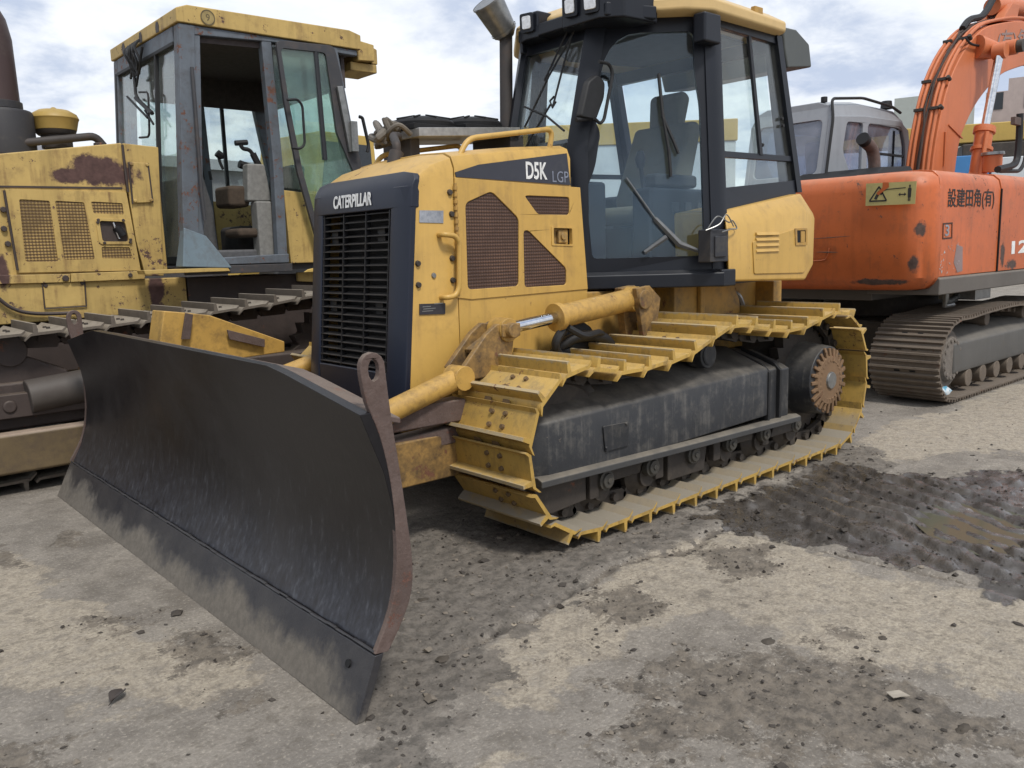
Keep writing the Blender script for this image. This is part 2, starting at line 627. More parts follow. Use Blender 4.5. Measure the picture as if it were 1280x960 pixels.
PALE3 = [V(-0.350, 1.241, 0.000), V(-1.362, 1.557, 0.000), V(-2.240, 2.235, 0.000), V(-4.961, 0.990, 0.000), V(-2.489, 0.999, 0.000), V(-1.718, 0.946, 0.000)]
GRIME = [V(2.148, 1.828, 0.000), V(1.622, 1.809, -0.000), V(1.502, 2.253, 0.000), V(1.404, 2.559, 0.000), V(1.480, 2.784, 0.000), V(1.670, 3.025, 0.000), V(2.564, 2.248, 0.000), V(2.474, 1.977, 0.000)]
SMEARS = [[V(3.119, 0.266, 0.000), V(2.900, 0.287, 0.000), V(2.785, 0.552, 0.000), V(3.041, 0.568, 0.000)], [V(3.001, 0.608, 0.000), V(2.783, 0.694, 0.000), V(2.719, 1.010, 0.000), V(2.946, 0.975, 0.000)], [V(2.975, 1.148, 0.000), V(2.841, 1.215, 0.000), V(2.893, 1.381, 0.000), V(3.015, 1.291, 0.000)],
          [V(3.507, 0.924, 0.000), V(3.380, 1.074, 0.000), V(3.379, 1.385, 0.000), V(3.591, 1.225, 0.000)], [V(1.639, 1.401, 0.000), V(1.379, 1.498, 0.000), V(1.478, 1.767, 0.000), V(1.786, 1.733, 0.000)], [V(1.000, 1.445, 0.000), V(0.682, 1.632, 0.000), V(0.912, 1.915, 0.000), V(1.227, 1.764, 0.000)],
          [V(2.911, -1.007, 0.000), V(2.785, -0.789, 0.000), V(2.893, -0.508, 0.000), V(2.991, -0.683, 0.000)], [V(3.164, -0.939, 0.000), V(3.094, -0.789, 0.000), V(3.168, -0.486, 0.000), V(3.237, -0.609, 0.000)], [V(1.832, 2.442, 0.000), V(1.631, 2.524, 0.000), V(1.678, 2.698, 0.000), V(1.956, 2.621, 0.000)]]
CRACK = [V(2.272, 1.430, 0.000), V(2.119, 1.452, 0.000), V(1.987, 1.426, 0.000), V(1.896, 1.444, 0.000), V(1.765, 1.399, 0.000), V(1.539, 1.369, 0.000), V(1.324, 1.324, 0.000), V(1.143, 1.352, 0.000), V(1.024, 1.421, 0.000), V(0.856, 1.423, 0.000), V(0.686, 1.354, 0.000), V(0.553, 1.428, 0.000)]
CRACK2 = [V(0.734, 1.335, 0.000), V(0.629, 1.477, 0.000), V(0.597, 1.735, 0.000), V(0.569, 2.072, 0.000), V(0.537, 2.366, 0.000), V(0.523, 2.632, 0.000)]
CRACK3 = [V(2.822, 1.507, 0.000), V(2.798, 1.664, 0.000), V(2.648, 1.783, 0.000), V(2.566, 1.987, 0.000), V(2.512, 2.196, 0.000)]


def ground_fields(X, Y):
    w = fbm(X * 3.1, Y * 3.1, 3) - .5
    w2 = fbm(X * 11, Y * 11, 9) - .5
    n = lambda s, k=0: fbm(X * s, Y * s, 20 + k)
    mud = sstep(sdpoly(X, Y, MUD) + w * .36 + w2 * .22, -.10, .12)
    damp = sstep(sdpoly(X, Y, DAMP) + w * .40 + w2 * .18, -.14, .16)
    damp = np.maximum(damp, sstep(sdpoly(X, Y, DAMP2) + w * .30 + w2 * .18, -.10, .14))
    pud = sstep(sdpoly(X, Y, PUDDLE) + w * .25 + w2 * .08, -.04, .05)
    pale = np.maximum.reduce([sstep(sdpoly(X, Y, p) + w * .4 + w2 * .2, -.16, .2) for p in (PALE1, PALE2, PALE3)])
    grime = sstep(sdpoly(X, Y, GRIME) + w * .9 + w2 * .4, -.12, .3)
    for p in SMEARS:
        grime = np.maximum(grime, sstep(sdpoly(X, Y, p) + w * .22 + w2 * .14, -.07, .10) * .9)
    dc = np.full(X.shape, 1e9)
    for a, b in zip(CRACK[:-1], CRACK[1:]):
        a, b = np.array(a[:2]), np.array(b[:2])
        e = b - a
        t = np.clip(((X - a[0]) * e[0] + (Y - a[1]) * e[1]) / (e @ e), 0, 1)
        dc = np.minimum(dc, np.hypot(X - a[0] - t * e[0] + w2 * .07, Y - a[1] - t * e[1] + w2 * .07))
    for a, b in zip(CRACK2[:-1], CRACK2[1:]):
        a, b = np.array(a[:2]), np.array(b[:2])
        e = b - a
        t = np.clip(((X - a[0]) * e[0] + (Y - a[1]) * e[1]) / (e @ e), 0, 1)
        dc = np.minimum(dc, .006 + np.hypot(X - a[0] - t * e[0] + w2 * .05, Y - a[1] - t * e[1] + w2 * .05))
    crack = sstep(-dc, -.034, -.008)
    # tread prints pressed in the mud
    d1 = X * .928 - Y * .373
    ridge = np.abs(((d1 + (w * .16)) / .125) % 1 - .5) * 2
    lug = sstep(ridge, .25, .75) * sstep(n(2.3, 5), .34, .50)
    rough = n(5.2, 2) - .5
    lump = np.clip(n(15, 4) - .50, 0, 1)
    tiny = n(42, 11) - .5
    gl = sstep(grime + (n(6, 12) - .5) * 1.1, .35, .75)
    h = mud * (-.016 + .028 * lug * (1 - .45 * pud) * (.6 + .8 * n(7, 14)) + .014 * rough + .010 * lump * (n(2.2, 15) > .5) + .009 * tiny + .008 * (n(22, 16) - .5)) - .008 * pud
    h = h + damp * (.016 * rough + .034 * lump + .012 * tiny) * (1 - mud)
    h = h + gl * (.010 * (n(9, 6) - .40) + .045 * np.clip(n(24, 7) - .52, 0, 1) + .012 * tiny) * (1 - mud)
    h = h + .006 * (n(2.0, 8) - .5) + .0030 * tiny + .0025 * (n(70, 18) - .5) - .016 * crack
    fade = sstep(-np.hypot(X, Y), -9, -6)
    return mud, damp, np.maximum(grime, crack * .9), pale, h * fade, pud


def ground_mat():
    T = NT('concrete_yard')
    P = T.pos()
    a = T.n('Attribute', attribute_name='cover')
    rgb = T.n('SeparateColor', {0: a.outputs['Color']})
    mud, damp, grime = rgb.outputs[0], rgb.outputs[1], rgb.outputs[2]
    pale = a.outputs['Alpha']
    n0 = T.noise(P, .8, 8, .62)
    n1 = T.noise(P, 4.0, 12, .70)
    n2 = T.noise(P, 19, 10, .75)
    n3 = T.noise(P, 75, 8, .75)
    n4 = T.noise(P, 11, 12, .78)

    def rag(mask, nz, amt, lo=.42, hi=.58):
        return T.ramp(T.math('ADD', mask, T.math('MULTIPLY', T.math('SUBTRACT', nz, .5), amt)), lo, hi)

    base = T.mix(T.ramp(n1, .40, .60), (.285, .255, .215), (.175, .155, .131))
    base = T.mix(T.ramp(n0, .42, .58, 0., .4), base, (.25, .228, .20))
    st = T.noise(P, 1.9, 10, .70)
    base = T.mix(T.ramp(st, .52, .62, 0., .65), base, (.13, .113, .093))
    pl = T.math('MULTIPLY', rag(pale, T.math('ADD', T.math('MULTIPLY', n1, .6), T.math('MULTIPLY', n4, .4)), 3.0, .40, .60), T.ramp(n4, .36, .52, .35, 1.))
    base = T.mix(pl, base, T.mix(T.ramp(n2, .42, .58), (.41, .355, .275), (.30, .258, .20)))
    base = T.mix(T.ramp(n3, .50, .58, 0., .45), base, (.165, .142, .113))
    base = T.mix(T.ramp(n2, .55, .64, 0., .38), base, (.14, .12, .095))
    base = T.mix(T.ramp(n3, .445, .39, 0., .45), base, (.50, .445, .365))
    base = T.mix(T.ramp(n4, .545, .60, 0., .55), base, (.15, .131, .106))
    base = T.mix(T.math('MULTIPLY', T.ramp(st, .46, .38), T.ramp(n4, .47, .56, 0., .6)), base, (.14, .122, .10))
    g = T.math('MULTIPLY', rag(grime, T.math('ADD', T.math('MULTIPLY', n4, .7), T.math('MULTIPLY', n3, .3)), 4.6, .42, .66), .85)
    base = T.mix(g, base, T.mix(T.ramp(n2, .42, .58), (.085, .072, .058), (.19, .16, .125)))
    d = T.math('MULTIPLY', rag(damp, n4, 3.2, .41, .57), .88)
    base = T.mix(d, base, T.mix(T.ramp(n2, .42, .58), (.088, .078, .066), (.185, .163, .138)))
    m = rag(mud, n4, 1.2, .42, .54)
    base = T.mix(m, base, T.mix(T.ramp(n1, .36, .64), (.045, .039, .034), (.098, .086, .075)))
    film = T.math('MULTIPLY', m, T.ramp(n1, .40, .54))
    r = T.math('ADD', T.ramp(m, 0, 1, .90, .34), T.math('MULTIPLY', T.math('SUBTRACT', n4, .5), 1.0))
    r = T.math('MAXIMUM', T.math('SUBTRACT', r, T.math('MULTIPLY', film, .26)), .07)
    hh = T.math('ADD', T.math('MULTIPLY', n2, .8), T.math('MULTIPLY', n3, .35))
    hh = T.math('ADD', hh, n1)
    hh = T.math('MULTIPLY', hh, T.math('SUBTRACT', 1., T.math('MULTIPLY', m, .6)))
    return T.done(T.bsdf(base, r, 0., hh, .7, .028, .5, coat=T.math('MULTIPLY', film, 1.)))


def make_ground():
    xs = axis_coords(-5.2, 3.9, .0145, 900)
    ys = axis_coords(-2.2, 3.6, .0145, 900)
    X, Y = np.meshgrid(xs, ys, indexing='ij')
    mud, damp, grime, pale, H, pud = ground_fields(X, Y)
    nx, ny = X.shape
    co = np.stack([X, Y, H], -1).reshape(-1, 3)
    i = np.arange(nx * ny).reshape(nx, ny)
    F = np.stack([i[:-1, :-1], i[1:, :-1], i[1:, 1:], i[:-1, 1:]], -1).reshape(-1, 4)
    me = bpy.data.meshes.new('ground')
    me.vertices.add(len(co))
    me.vertices.foreach_set('co', co.ravel())
    me.loops.add(F.size)
    me.loops.foreach_set('vertex_index', F.ravel())
    me.polygons.add(len(F))
    me.polygons.foreach_set('loop_start', np.arange(0, F.size, 4))
    me.update(calc_edges=True)
    me.polygons.foreach_set('use_smooth', [True] * len(F))
    at = me.color_attributes.new('cover', 'FLOAT_COLOR', 'POINT')
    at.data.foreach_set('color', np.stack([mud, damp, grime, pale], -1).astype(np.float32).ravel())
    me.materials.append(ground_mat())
    o = bpy.data.objects.new('ground', me)
    COL.objects.link(o)
    tag(o, kind='structure', label='worn concrete yard with dried dirt and a muddy strip')
    # puddle water lying in the ruts
    T = NT('muddy_water')
    w = T.noise(T.pos(), 9, 3, .5)
    water = T.done(T.bsdf((.088, .086, .060), .08, 0., w, .05, .004, .08))
    b = MB()
    c = np.array([p[:2] for p in PUDDLE]).mean(0)
    b.add([(c[0] + (p[0] - c[0]) * 1.3, c[1] + (p[1] - c[1]) * 1.3, -.0125) for p in PUDDLE], [tuple(range(len(PUDDLE)))])
    pw = b.build('puddle_water', water, bevel=0)
    tag(pw, kind='structure', label='shallow brown puddle in the tyre ruts')
    return o


def height_at(px, py):
    f = ground_fields(np.array([[px]]), np.array([[py]]))
    return float(f[4][0, 0])


GROUND = make_ground()


def scatter_clods():
    """loose crumbs of mud and stone, one mass"""
    rng = np.random.default_rng(5)
    base = [Vector(v) for v in ((1, 0, 0), (-1, 0, 0), (0, 1, 0), (0, -1, 0), (.1, 0, 1), (.6, .6, .6), (-.6, -.5, .7), (0, 0, -.6))]
    import bmesh
    bm = bmesh.new()
    for v in base:
        bm.verts.new(v)
    r = bmesh.ops.convex_hull(bm, input=bm.verts)
    bm.verts.ensure_lookup_table()
    bm.verts.index_update()
    bv = [v.co.copy() for v in bm.verts]
    bf = [[v.index for v in f.verts] for f in bm.faces]
    bm.free()
    N = 46000
    X = rng.uniform(-3.5, 3.6, N)
    Y = rng.uniform(.3, 3.4, N)
    mud, damp, grime, pale, H, pud = ground_fields(X[None], Y[None])
    pr = (.30 * mud[0] * (1 - pud[0]) + .24 * damp[0] + .36 * grime[0] + .014)
    keep = rng.uniform(0, 1, N) < pr
    tone = [MB(), MB()]
    for x, y, h, g in zip(X[keep], Y[keep], H[0][keep], mud[0][keep]):
        s = .0022 + .0075 * rng.random() ** 3 + (.014 * rng.random() if rng.random() < .03 else 0)
        Mx = Matrix.Translation((x, y, h + s * .25)) @ Matrix.Rotation(rng.uniform(0, 6.3), 4, 'Z') @ Matrix.Diagonal((s * rng.uniform(.8, 1.7), s * rng.uniform(.7, 1.2), s * rng.uniform(.4, .9), 1))
        vs = [Mx @ (v * rng.uniform(.7, 1.25)) for v in bv]
        tone[0].mat(0 if (g > .3 or rng.random() < .7) else 1)
        tone[0].add(vs, bf)
    dark = plain('dark_soil', (.055, .046, .038), .8, bump=.4)
    lite = plain('dry_soil', (.20, .17, .135), .9, bump=.4)
    tag(tone[0].build('soil_crumbs', [dark, lite], bevel=0), kind='stuff', label='loose crumbs of dark soil scattered over the yard')


scatter_clods()


def lump(name, px, size, mat, label, cat, seed=0, flat=.5, group=None):
    rng = random.Random(seed)
    b = MB()
    x, y = px[0], px[1]
    z = height_at(x, y)
    rings = []
    for k in range(6):
        t = k / 5
        rad = math.sin(.25 + t * (PI - .35))
        rings.append([(x + math.cos(a * PI / 6) * size * rad * rng.uniform(.7, 1.2), y + math.sin(a * PI / 6) * size * .7 * rad * rng.uniform(.7, 1.2),
                       z - .006 + t * size * flat * rng.uniform(.9, 1.1)) for a in range(12)])
    b.loft(rings, smooth=True)
    o = b.build(name, mat, bevel=0)
    tag(o, label, cat, group)
    return o


SOIL = plain('clod_soil', (.07, .058, .045), .85, bump=.8, scale=60)
DRY = plain('concrete_chip', (.33, .28, .21), .9, bump=.5, scale=50)
G = 'clods and chips lying on the yard'
lump('dirt_clod', V(1.204, 2.378, 0.000), .020, SOIL, 'dark dirt clod alone on the pale concrete at right', 'dirt clod', 1, .6, G)
lump('dirt_clod', V(1.570, 2.767, 0.000), .030, SOIL, 'dark dirt clod in the bottom right corner of the yard', 'dirt clod', 2, .5, G)
lump('dirt_clod', V(1.486, 2.130, 0.000), .032, SOIL, 'flat crumbling dirt clod in the middle of the pale slab', 'dirt clod', 3, .35, G)
lump('dirt_clod', V(2.328, 1.474, 0.000), .026, SOIL, 'wet dirt clod beside the foot of the blade', 'dirt clod', 4, .6, G)
lump('dirt_clod', V(2.101, 1.039, 0.000), .03, SOIL, 'dark dirt clod close behind the rusty blade end', 'dirt clod', 5, .4, G)
lump('concrete_chip', V(1.987, 1.426, 0.000), .04, DRY, 'broad pale concrete chip beside the crack in the slab', 'concrete chip', 6, .12, G)
lump('concrete_chip', V(2.142, 1.437, 0.000), .04, DRY, 'small pale concrete chip at the near end of the crack', 'concrete chip', 7, .16, G)

# dead leaf, paper scrap, crumpled packet
b = MB()
p = Vector(V(3.178, 0.988, 0.000))
ring = []
for k in range(9):
    t = k / 8
    c = p + Vector((-.03 + .05 * t, -.025 + .05 * t, .010 + .010 * math.sin(t * 3)))
    wd = .016 * math.sin(PI * (.08 + .88 * t))
    ring.append([c + Vector((wd, -wd, .008)), c + Vector((0, 0, .001)), c + Vector((-wd, wd, .010)), c + Vector((-wd, wd, .008)), c + Vector((0, 0, -.001)), c + Vector((wd, -wd, .006))])
b.loft(ring)
b.tube([p + Vector((.02, .025, .012)), p + Vector((.032, .045, .016))], .0015, 5)
tag(b.build('withered_leaf', plain('dead_leaf', (.055, .045, .04), .8), bevel=0), 'curled dark dead leaf on the concrete in front of the blade', 'leaf')
b = MB()
p = Vector(V(1.548, 2.581, 0.000))
zz = height_at(p.x, p.y) + .006
b.ext([(p.x - .035, p.y - .012, zz), (p.x + .01, p.y - .03, zz + .004), (p.x + .04, p.y + .005, zz + .012), (p.x + .012, p.y + .012, zz + .008), (p.x - .015, p.y + .028, zz + .006)], (0, 0, .002))
tag(b.build('paper_scrap', plain('pale_paper', (.36, .32, .26), .8), bevel=0), 'torn pale scrap of paper on the dirty slab', 'paper scrap')


# ----------------------------------------------------------------- crawler tracks
def arc_path(pts, n=10):
    P = [Vector((p[0], 0, p[1])) for p in pts]
    C = spline(P, n, True)
    L = [0]
    for i in range(len(C)):
        L.append(L[-1] + (C[(i + 1) % len(C)] - C[i]).length)
    tot = L[-1]

    def at(s):
        s %= tot
        import bisect
        i = min(bisect.bisect_right(L, s) - 1, len(C) - 1)
        t = (s - L[i]) / max(L[i + 1] - L[i], 1e-9)
        p = C[i].lerp(C[(i + 1) % len(C)], t)
        return p
    return at, tot


def shoe_shape(p, w, gh, th=.013, bars=1, notch=True, bolts=True):
    """one track shoe: s along travel, n outward, origin at its middle"""
    b = MB()
    h = w / 2
    if bars == 1:
        top = [(-.57 * p, -.030), (-.42 * p, .0), (-.36 * p, .002), (-.345 * p, gh), (-.262 * p, gh), (-.235 * p, .004), (.36 * p, .006), (.455 * p, .022)]
        bot = [(.47 * p, .010), (.38 * p, -th + .006), (-.42 * p, -th), (-.585 * p, -.030 - th * .8)]
        b.xz(top + bot, -h, h)
    else:
        pr = [(-.5 * p, 0)]
        for k in range(bars):
            c = -.36 * p + .72 * p * k / (bars - 1)
            pr += [(c - .075 * p, .0), (c - .05 * p, gh), (c + .05 * p, gh), (c + .075 * p, .0)]
        pr += [(.53 * p, 0), (.53 * p, -th), (-.5 * p, -th)]
        b.xz(pr, -h, h)
    if notch:
        b.mat(1)
        for y in (-.075, .045):
            yy = y - .02
            b.loft([[(-.60 * p, yy, -.018), (-.60 * p, yy + .05, -.018), (-.47 * p, yy + .045, .002), (-.47 * p, yy + .005, .002)],
                    [(-.60 * p, yy, -.012), (-.60 * p, yy + .05, -.012), (-.47 * p, yy + .045, .0075), (-.47 * p, yy + .005, .0075)]])
    if bolts:
        b.mat(1)
        for y in (-.095, -.01):
            for s in (-.10 * p, .22 * p):
                b.cyl((s, y, .004), (s, y, .017), .0125, .010, 8)
    return b


def make_track(root, path, yc, w, p, shoe_mesh, link_mat, phase=0., inner=.05, link_h=.085, bars=1, name='shoe', cap=None):
    at, tot = arc_path(path)
    n = round(tot / p)
    pp = tot / n
    chain = MB()
    frames = []
    for k in range(n):
        s = phase + k * pp
        c = at(s)
        t = (at(s + pp * .5) - at(s - pp * .5)).normalized()
        nr = Vector((t.z, 0, -t.x))
        frames.append((c, t, nr))
        for y in (-.085, .055):
            M = Matrix((( t.x, 0, nr.x, c.x), (0, 1, 0, yc), (t.z, 0, nr.z, c.z), (0, 0, 0, 1)))
            q = [(-.52 * pp, -.02), (.52 * pp, -.02), (.56 * pp, -.045), (.40 * pp, -link_h), (-.40 * pp, -link_h * .9), (-.56 * pp, -.05)]
            pts = [[M @ Vector((a, y + d, b)) for a, b in q] for d in (0, .03)]
            chain.loft(pts)
        chain.cyl(c + nr * -.05 + Vector((0, yc - .11, 0)), c + nr * -.05 + Vector((0, yc + .11, 0)), .022, None, 8)
    ch = chain.build('track_chain', link_mat, root, bevel=0)
    for i, (c, t, nr) in enumerate(frames):
        o = bpy.data.objects.new(name, shoe_mesh)
        COL.objects.link(o)
        put(o, (c.x, yc, c.z), ch)
        R3 = Matrix(((t.x, 0, nr.x), (0, 1, 0), (t.z, 0, nr.z)))
        o.rotation_euler = R3.to_euler()
    return ch


# ----------------------------------------------------------------- the bulldozer
DZ = thing('bulldozer', 'clean yellow bulldozer in the middle with a wide dark blade and a closed black cab', 'bulldozer', (.2, .03, 0))
YM = .03


def mir(p):
    return Vector((p[0], 2 * YM - p[1], p[2]))


# blade ---------------------------------------------------------
def blade_row(y):
    k = (y + 1.61) / 3.22
    prof = [(2.715, .0), (2.675, .09), (2.635, .18)]
    mold = [(2.633, .183), (2.588, .285), (2.558, .40), (2.545, .52), (2.548, .64), (2.566, .76), (2.600, .87), (2.625, .955)]
    sh = (k - .5) * .07
    return [(x + sh * (z / .95), z) for x, z in prof], [(x + sh * (z / .95), z) for x, z in mold]


def blade_top(y):
    return .955 - .075 * sstep(abs(y), 1.05, 1.60) if abs(y) < 1.06 else .955 - .085 * (abs(y) - 1.06) / .55


ys_ = [-1.61 + 3.22 * i / 28 for i in range(29)]
b = MB()
front, back = [], []
for y in ys_:
    e, m = blade_row(y)
    zt = blade_top(y)
    f = zt / .955
    m = [(x, .183 + (z - .183) * (zt - .183) / (.955 - .183)) for x, z in m]
    front.append([Vector((x, y, z)) for x, z in m])
    back.append([Vector((x - .035, y, z + (.0 if j < len(m) - 1 else .0))) for j, (x, z) in enumerate(m)])
rings = [f + bk[::-1] for f, bk in zip(front, back)]
b.loft(rings, smooth=False)
blade = b.build('blade', M['blade'], DZ, bevel=.002)
tag(blade, 'dark scoured steel blade with a curved face')
b = MB()
rings = []
for y in ys_:
    e, m = blade_row(y)
    f = [Vector((x + .014, y, z)) for x, z in e]
    rings.append(f + [v + Vector((-.030, 0, 0)) for v in f[::-1]])
b.loft(rings)
edge = b.build('cutting_edge', M['edge'], blade, bevel=.003)
b = MB()                                               # weld bead along the joint
for i in range(60):
    y0 = -1.6 + 3.2 * i / 60
    e, m = blade_row(y0)
    z = .186 + random.uniform(-.003, .003)
    b.cyl((m[0][0] + .012, y0, z), (m[0][0] + .012, y0 + .056, z), .0042 + random.uniform(-.001, .001), None, 6)
b.build('weld_bead', paint('ground_weld', (.085, .083, .088), .5, metal=.4, vary=.4, streak=0, scale=6), blade, bevel=0)
# bolt hole near the end of the cutting edge
hp = Vector(V(2.689, 1.490, 0.117))
MB().cyl((2.6835, 1.50, .128), (2.66, 1.50, .120), .012, None, 12).build('bolt_hole', M['void'], edge, bevel=0)
# end plates with lifting eyes
for sgn in (1, -1):
    y0 = 1.612 * sgn - (.02 if sgn > 0 else 0)
    sh = .035 * sgn
    frt = spline([(2.650, 0, .185), (2.585, 0, .30), (2.555, 0, .42), (2.547, 0, .55), (2.552, 0, .68), (2.572, 0, .80), (2.604, 0, .90), (2.614, 0, .975)], 3)
    eye = [(2.575 + .040 * math.cos(a), 0, .990 + .044 * math.sin(a)) for a in (.3, .7, 1.1, 1.57, 2.0, 2.4, 2.8)]
    rear = spline([(2.536, 0, .965), (2.530, 0, .85), (2.517, 0, .70), (2.506, 0, .55), (2.500, 0, .43), (2.511, 0, .335), (2.550, 0, .255), (2.605, 0, .18)], 3)
    pl = [(p[0] + sh * p[2] / .95, p[2]) for p in frt + eye + rear]
    hole = [(2.574 + sh + .017 * math.cos(a * PI / 6), .985 + .030 * math.sin(a * PI / 6)) for a in range(12)]
    b = MB()
    b.plate([(x, y0, z) for x, z in pl], [[(x, y0, z) for x, z in hole]], (0, .020 * sgn, 0))
    b.build('lifting_plate', M['rust'], blade, bevel=.003)
b = MB()                                               # top flange and back stiffeners
rings = []
for y in ys_:
    e, m = blade_row(y)
    zt = blade_top(y)
    x = m[-1][0]
    rings.append([Vector((x - .036, y, zt - .002)), Vector((x - .036, y, zt - .02)), Vector((x - .13, y, zt - .045)), Vector((x - .13, y, zt - .027))])
b.loft(rings)
for y in (-1.0, -.45, .45, .95):
    b.ext([(2.50, y, .2), (2.51, y, .9), (2.42, y, .88), (2.36, y, .5), (2.42, y, .22)], (0, .03, 0))
b.box(2.34, 2.50, -1.0, 1.0, .42, .56)
b.build('blade_stiffener', M['rust'], blade, bevel=.004)

# push frame and cylinders -----------------------------------------
b = MB()
for s in (1, -1):
    y = .55 if s > 0 else -.49
    b.box(1.40, 2.36, y - .06, y + .06, .30, .50)
    b.xz([(1.40, .30), (1.40, .5), (.9, .56), (.2, .52), (.2, .36), (.9, .34)], y - .05, y + .05)
b.box(2.18, 2.34, -.55, .6, .28, .54)
b.build('push_frame', M['greasy'], DZ, bevel=.008)
b = MB()
b.beam((2.3, .56, .60), (1.25, .60, .60), .10, .10)
b.beam((2.3, .50, .44), (1.45, .58, .50), .10, .08)
b.build('push_beam', M['rust'], DZ, bevel=.01)


def hyd(name, rod_end, gland, base, r, mat, parent, axis_w=.10, eye=True):
    """hydraulic cylinder: barrel part with rod and pin sub-parts"""
    a, g, e = Vector(rod_end), Vector(gland), Vector(base)
    d = (e - a).normalized()
    b = MB()
    b.tube([g - d * .005, g + d * .03, g + d * .031, e - d * .04, e], [r * 1.22, r * 1.22, r, r, r * .9], 20)
    if eye:
        b.cyl(e + Vector((0, -axis_w / 2, 0)), e + Vector((0, axis_w / 2, 0)), r * 1.15, None, 16)
    o = b.build(name, mat, parent, bevel=.003)
    MB().cyl(a, g + d * .05, r * .5, None, 16).build('piston_rod', M['chrome'], o, bevel=0)
    b = MB()
    b.cyl(a + Vector((0, -axis_w / 2, 0)), a + Vector((0, axis_w / 2, 0)), r * .95, None, 16)
    b.build('rod_eye', mat, o, bevel=.003)
    return o


for s in (1, -1):
    f = (lambda p: Vector(p)) if s > 0 else mir
    A, Gd, E = V(1.298, 0.620, 0.935), V(0.958, 0.620, 0.965), V(0.389, 0.620, 1.021)
    o = hyd('lift_cylinder', f(A), f(Gd), f(E), .058, M['yellow_mid'], DZ)
    b = MB()
    pa, pb = f(Gd), f(E)
    b.tube(bend([pa + Vector((-.04, .05 * s, -.05)), pa + Vector((-.12, .08 * s, -.10)), pa + Vector((-.3, .02 * s, -.09)), pa + Vector((-.42, -.05 * s, -.16))], .06), .017, 8)
    b.tube(bend([pa + Vector((-.04, .02 * s, -.05)), pa + Vector((.03, .02 * s, -.12)), pa + Vector((-.04, -.02 * s, -.2)), pa + Vector((-.2, -.06 * s, -.16)), pa + Vector((-.4, -.1 * s, -.2))], .08), .022, 8)
    b.build('hydraulic_hose', M['rubber'], o, bevel=0)
    # rod bracket on the lift arm
    b = MB()
    q = [f(p) for p in [V(1.427, 0.660, 0.927), V(1.360, 0.660, 0.968), V(1.274, 0.660, 0.957), V(1.261, 0.660, 0.905), V(1.280, 0.660, 0.796), V(1.389, 0.660, 0.734), V(1.519, 0.660, 0.732), V(1.570, 0.660, 0.784)]]
    b.ext(q, (0, -.03 * s, 0))
    b.ext([v + Vector((0, -.11 * s, 0)) for v in q], (0, -.03 * s, 0))
    c = f(A)
    b.cyl(c + Vector((0, .09 * s, 0)), c + Vector((0, -.1 * s, 0)), .035, None, 14)
    b.box(c.x - .06, c.x + .05, c.y + .045 * s, c.y + .06 * s, c.z - .03, c.z + .03)
    b.beam(f(V(1.465, 0.600, 0.847)), f(V(1.310, 0.600, 0.924)), .10, .025)
    b.box(1.28, 1.46, c.y - .09, c.y + .03, .48, .80)
    b.build('lift_arm_bracket', M['greasy'], DZ, bevel=.006)
    # angle cylinder to the blade
    A2, B2, C2 = f((2.44, .66, .50)), f((2.12, .64, .60)), f(V(1.563, 0.620, 0.744))
    hyd('angle_cylinder', A2, B2, C2, .048, M['yellow_mid'], DZ)
    # cylinder tower on the frame
    e = f(E)
    b = MB()
    b.ext([e + Vector(v) for v in ((.06, -.07 * s, .06), (-.05, -.07 * s, .07), (-.16, -.07 * s, .0), (-.14, -.07 * s, -.22), (.02, -.07 * s, -.22))], (0, .05 * s, 0))
    b.ext([e + Vector(v) for v in ((.06, .05 * s, .06), (-.05, .05 * s, .07), (-.14, .05 * s, .0), (-.10, .05 * s, -.2), (.0, .05 * s, -.2))], (0, .03 * s, 0))
    b.cyl(e + Vector((0, -.10 * s, 0)), e + Vector((0, .095 * s, 0)), .05, None, 16)
    b.build('cylinder_tower', M['greasy'], DZ, bevel=.004)

# guard on the far push arm, seen over the blade
b = MB()
q = [V(2.271, -0.950, 1.033), V(2.160, -0.950, 1.017), V(2.033, -0.950, 0.995), V(1.608, -0.950, 0.812), V(1.612, -0.950, 0.752), V(1.883, -0.950, 0.743), V(2.145, -0.950, 0.806), V(2.306, -0.950, 0.873)]
b.ext(q, (0, -.18, 0))
b.build('cylinder_guard', M['yellow_mid'], DZ, bevel=.006)
b = MB()
q = [V(2.172, -0.930, 1.018), V(2.135, -0.930, 1.007), V(2.163, -0.930, 0.878), V(2.205, -0.930, 0.881)]
b.ext(q, (0, .02, 0))
b.build('rusty_guard_edge', M['rust'], DZ, bevel=.002)
b = MB()
q = [V(1.955, -0.930, 0.911), V(1.742, -0.930, 0.839), V(1.746, -0.930, 0.794), V(1.946, -0.930, 0.858)]
b.ext(q, (0, .012, 0))
b.build('rusty_guard_edge', M['rust'], DZ, bevel=.002)
b = MB()
b.beam(V(1.842, -1.030, 0.815), (2.35, -1.03, .5), .1, .12)
b.build('guard_strut', M['yellow_dirty'], DZ, bevel=.006)

# hood ----------------------------------------------------------------
H0, H1 = -.40, .46
def top_ring(x, zt, ze, r=.07, y0=H0, y1=H1, th=.03, xb=None):
    xb = x if xb is None else xb
    """rounded roof-shaped section of the hood at station x"""
    def arc(off):
        a0, a1 = y0 + off, y1 - off
        return [(xb, a1, ze), (x, a1, zt - r), (x, a1 - r * .3, zt - r * .3), (x, a1 - r, zt - off), (x, a1 - .25, zt + .012 - off), (x, a0 + .25, zt + .012 - off), (x, a0 + r, zt - off), (x, a0 + r * .3, zt - r * .3), (x, a0, zt - r), (xb, a0, ze)]
    o, i = arc(0), arc(th)
    return [Vector(p) for p in o + i[::-1]]


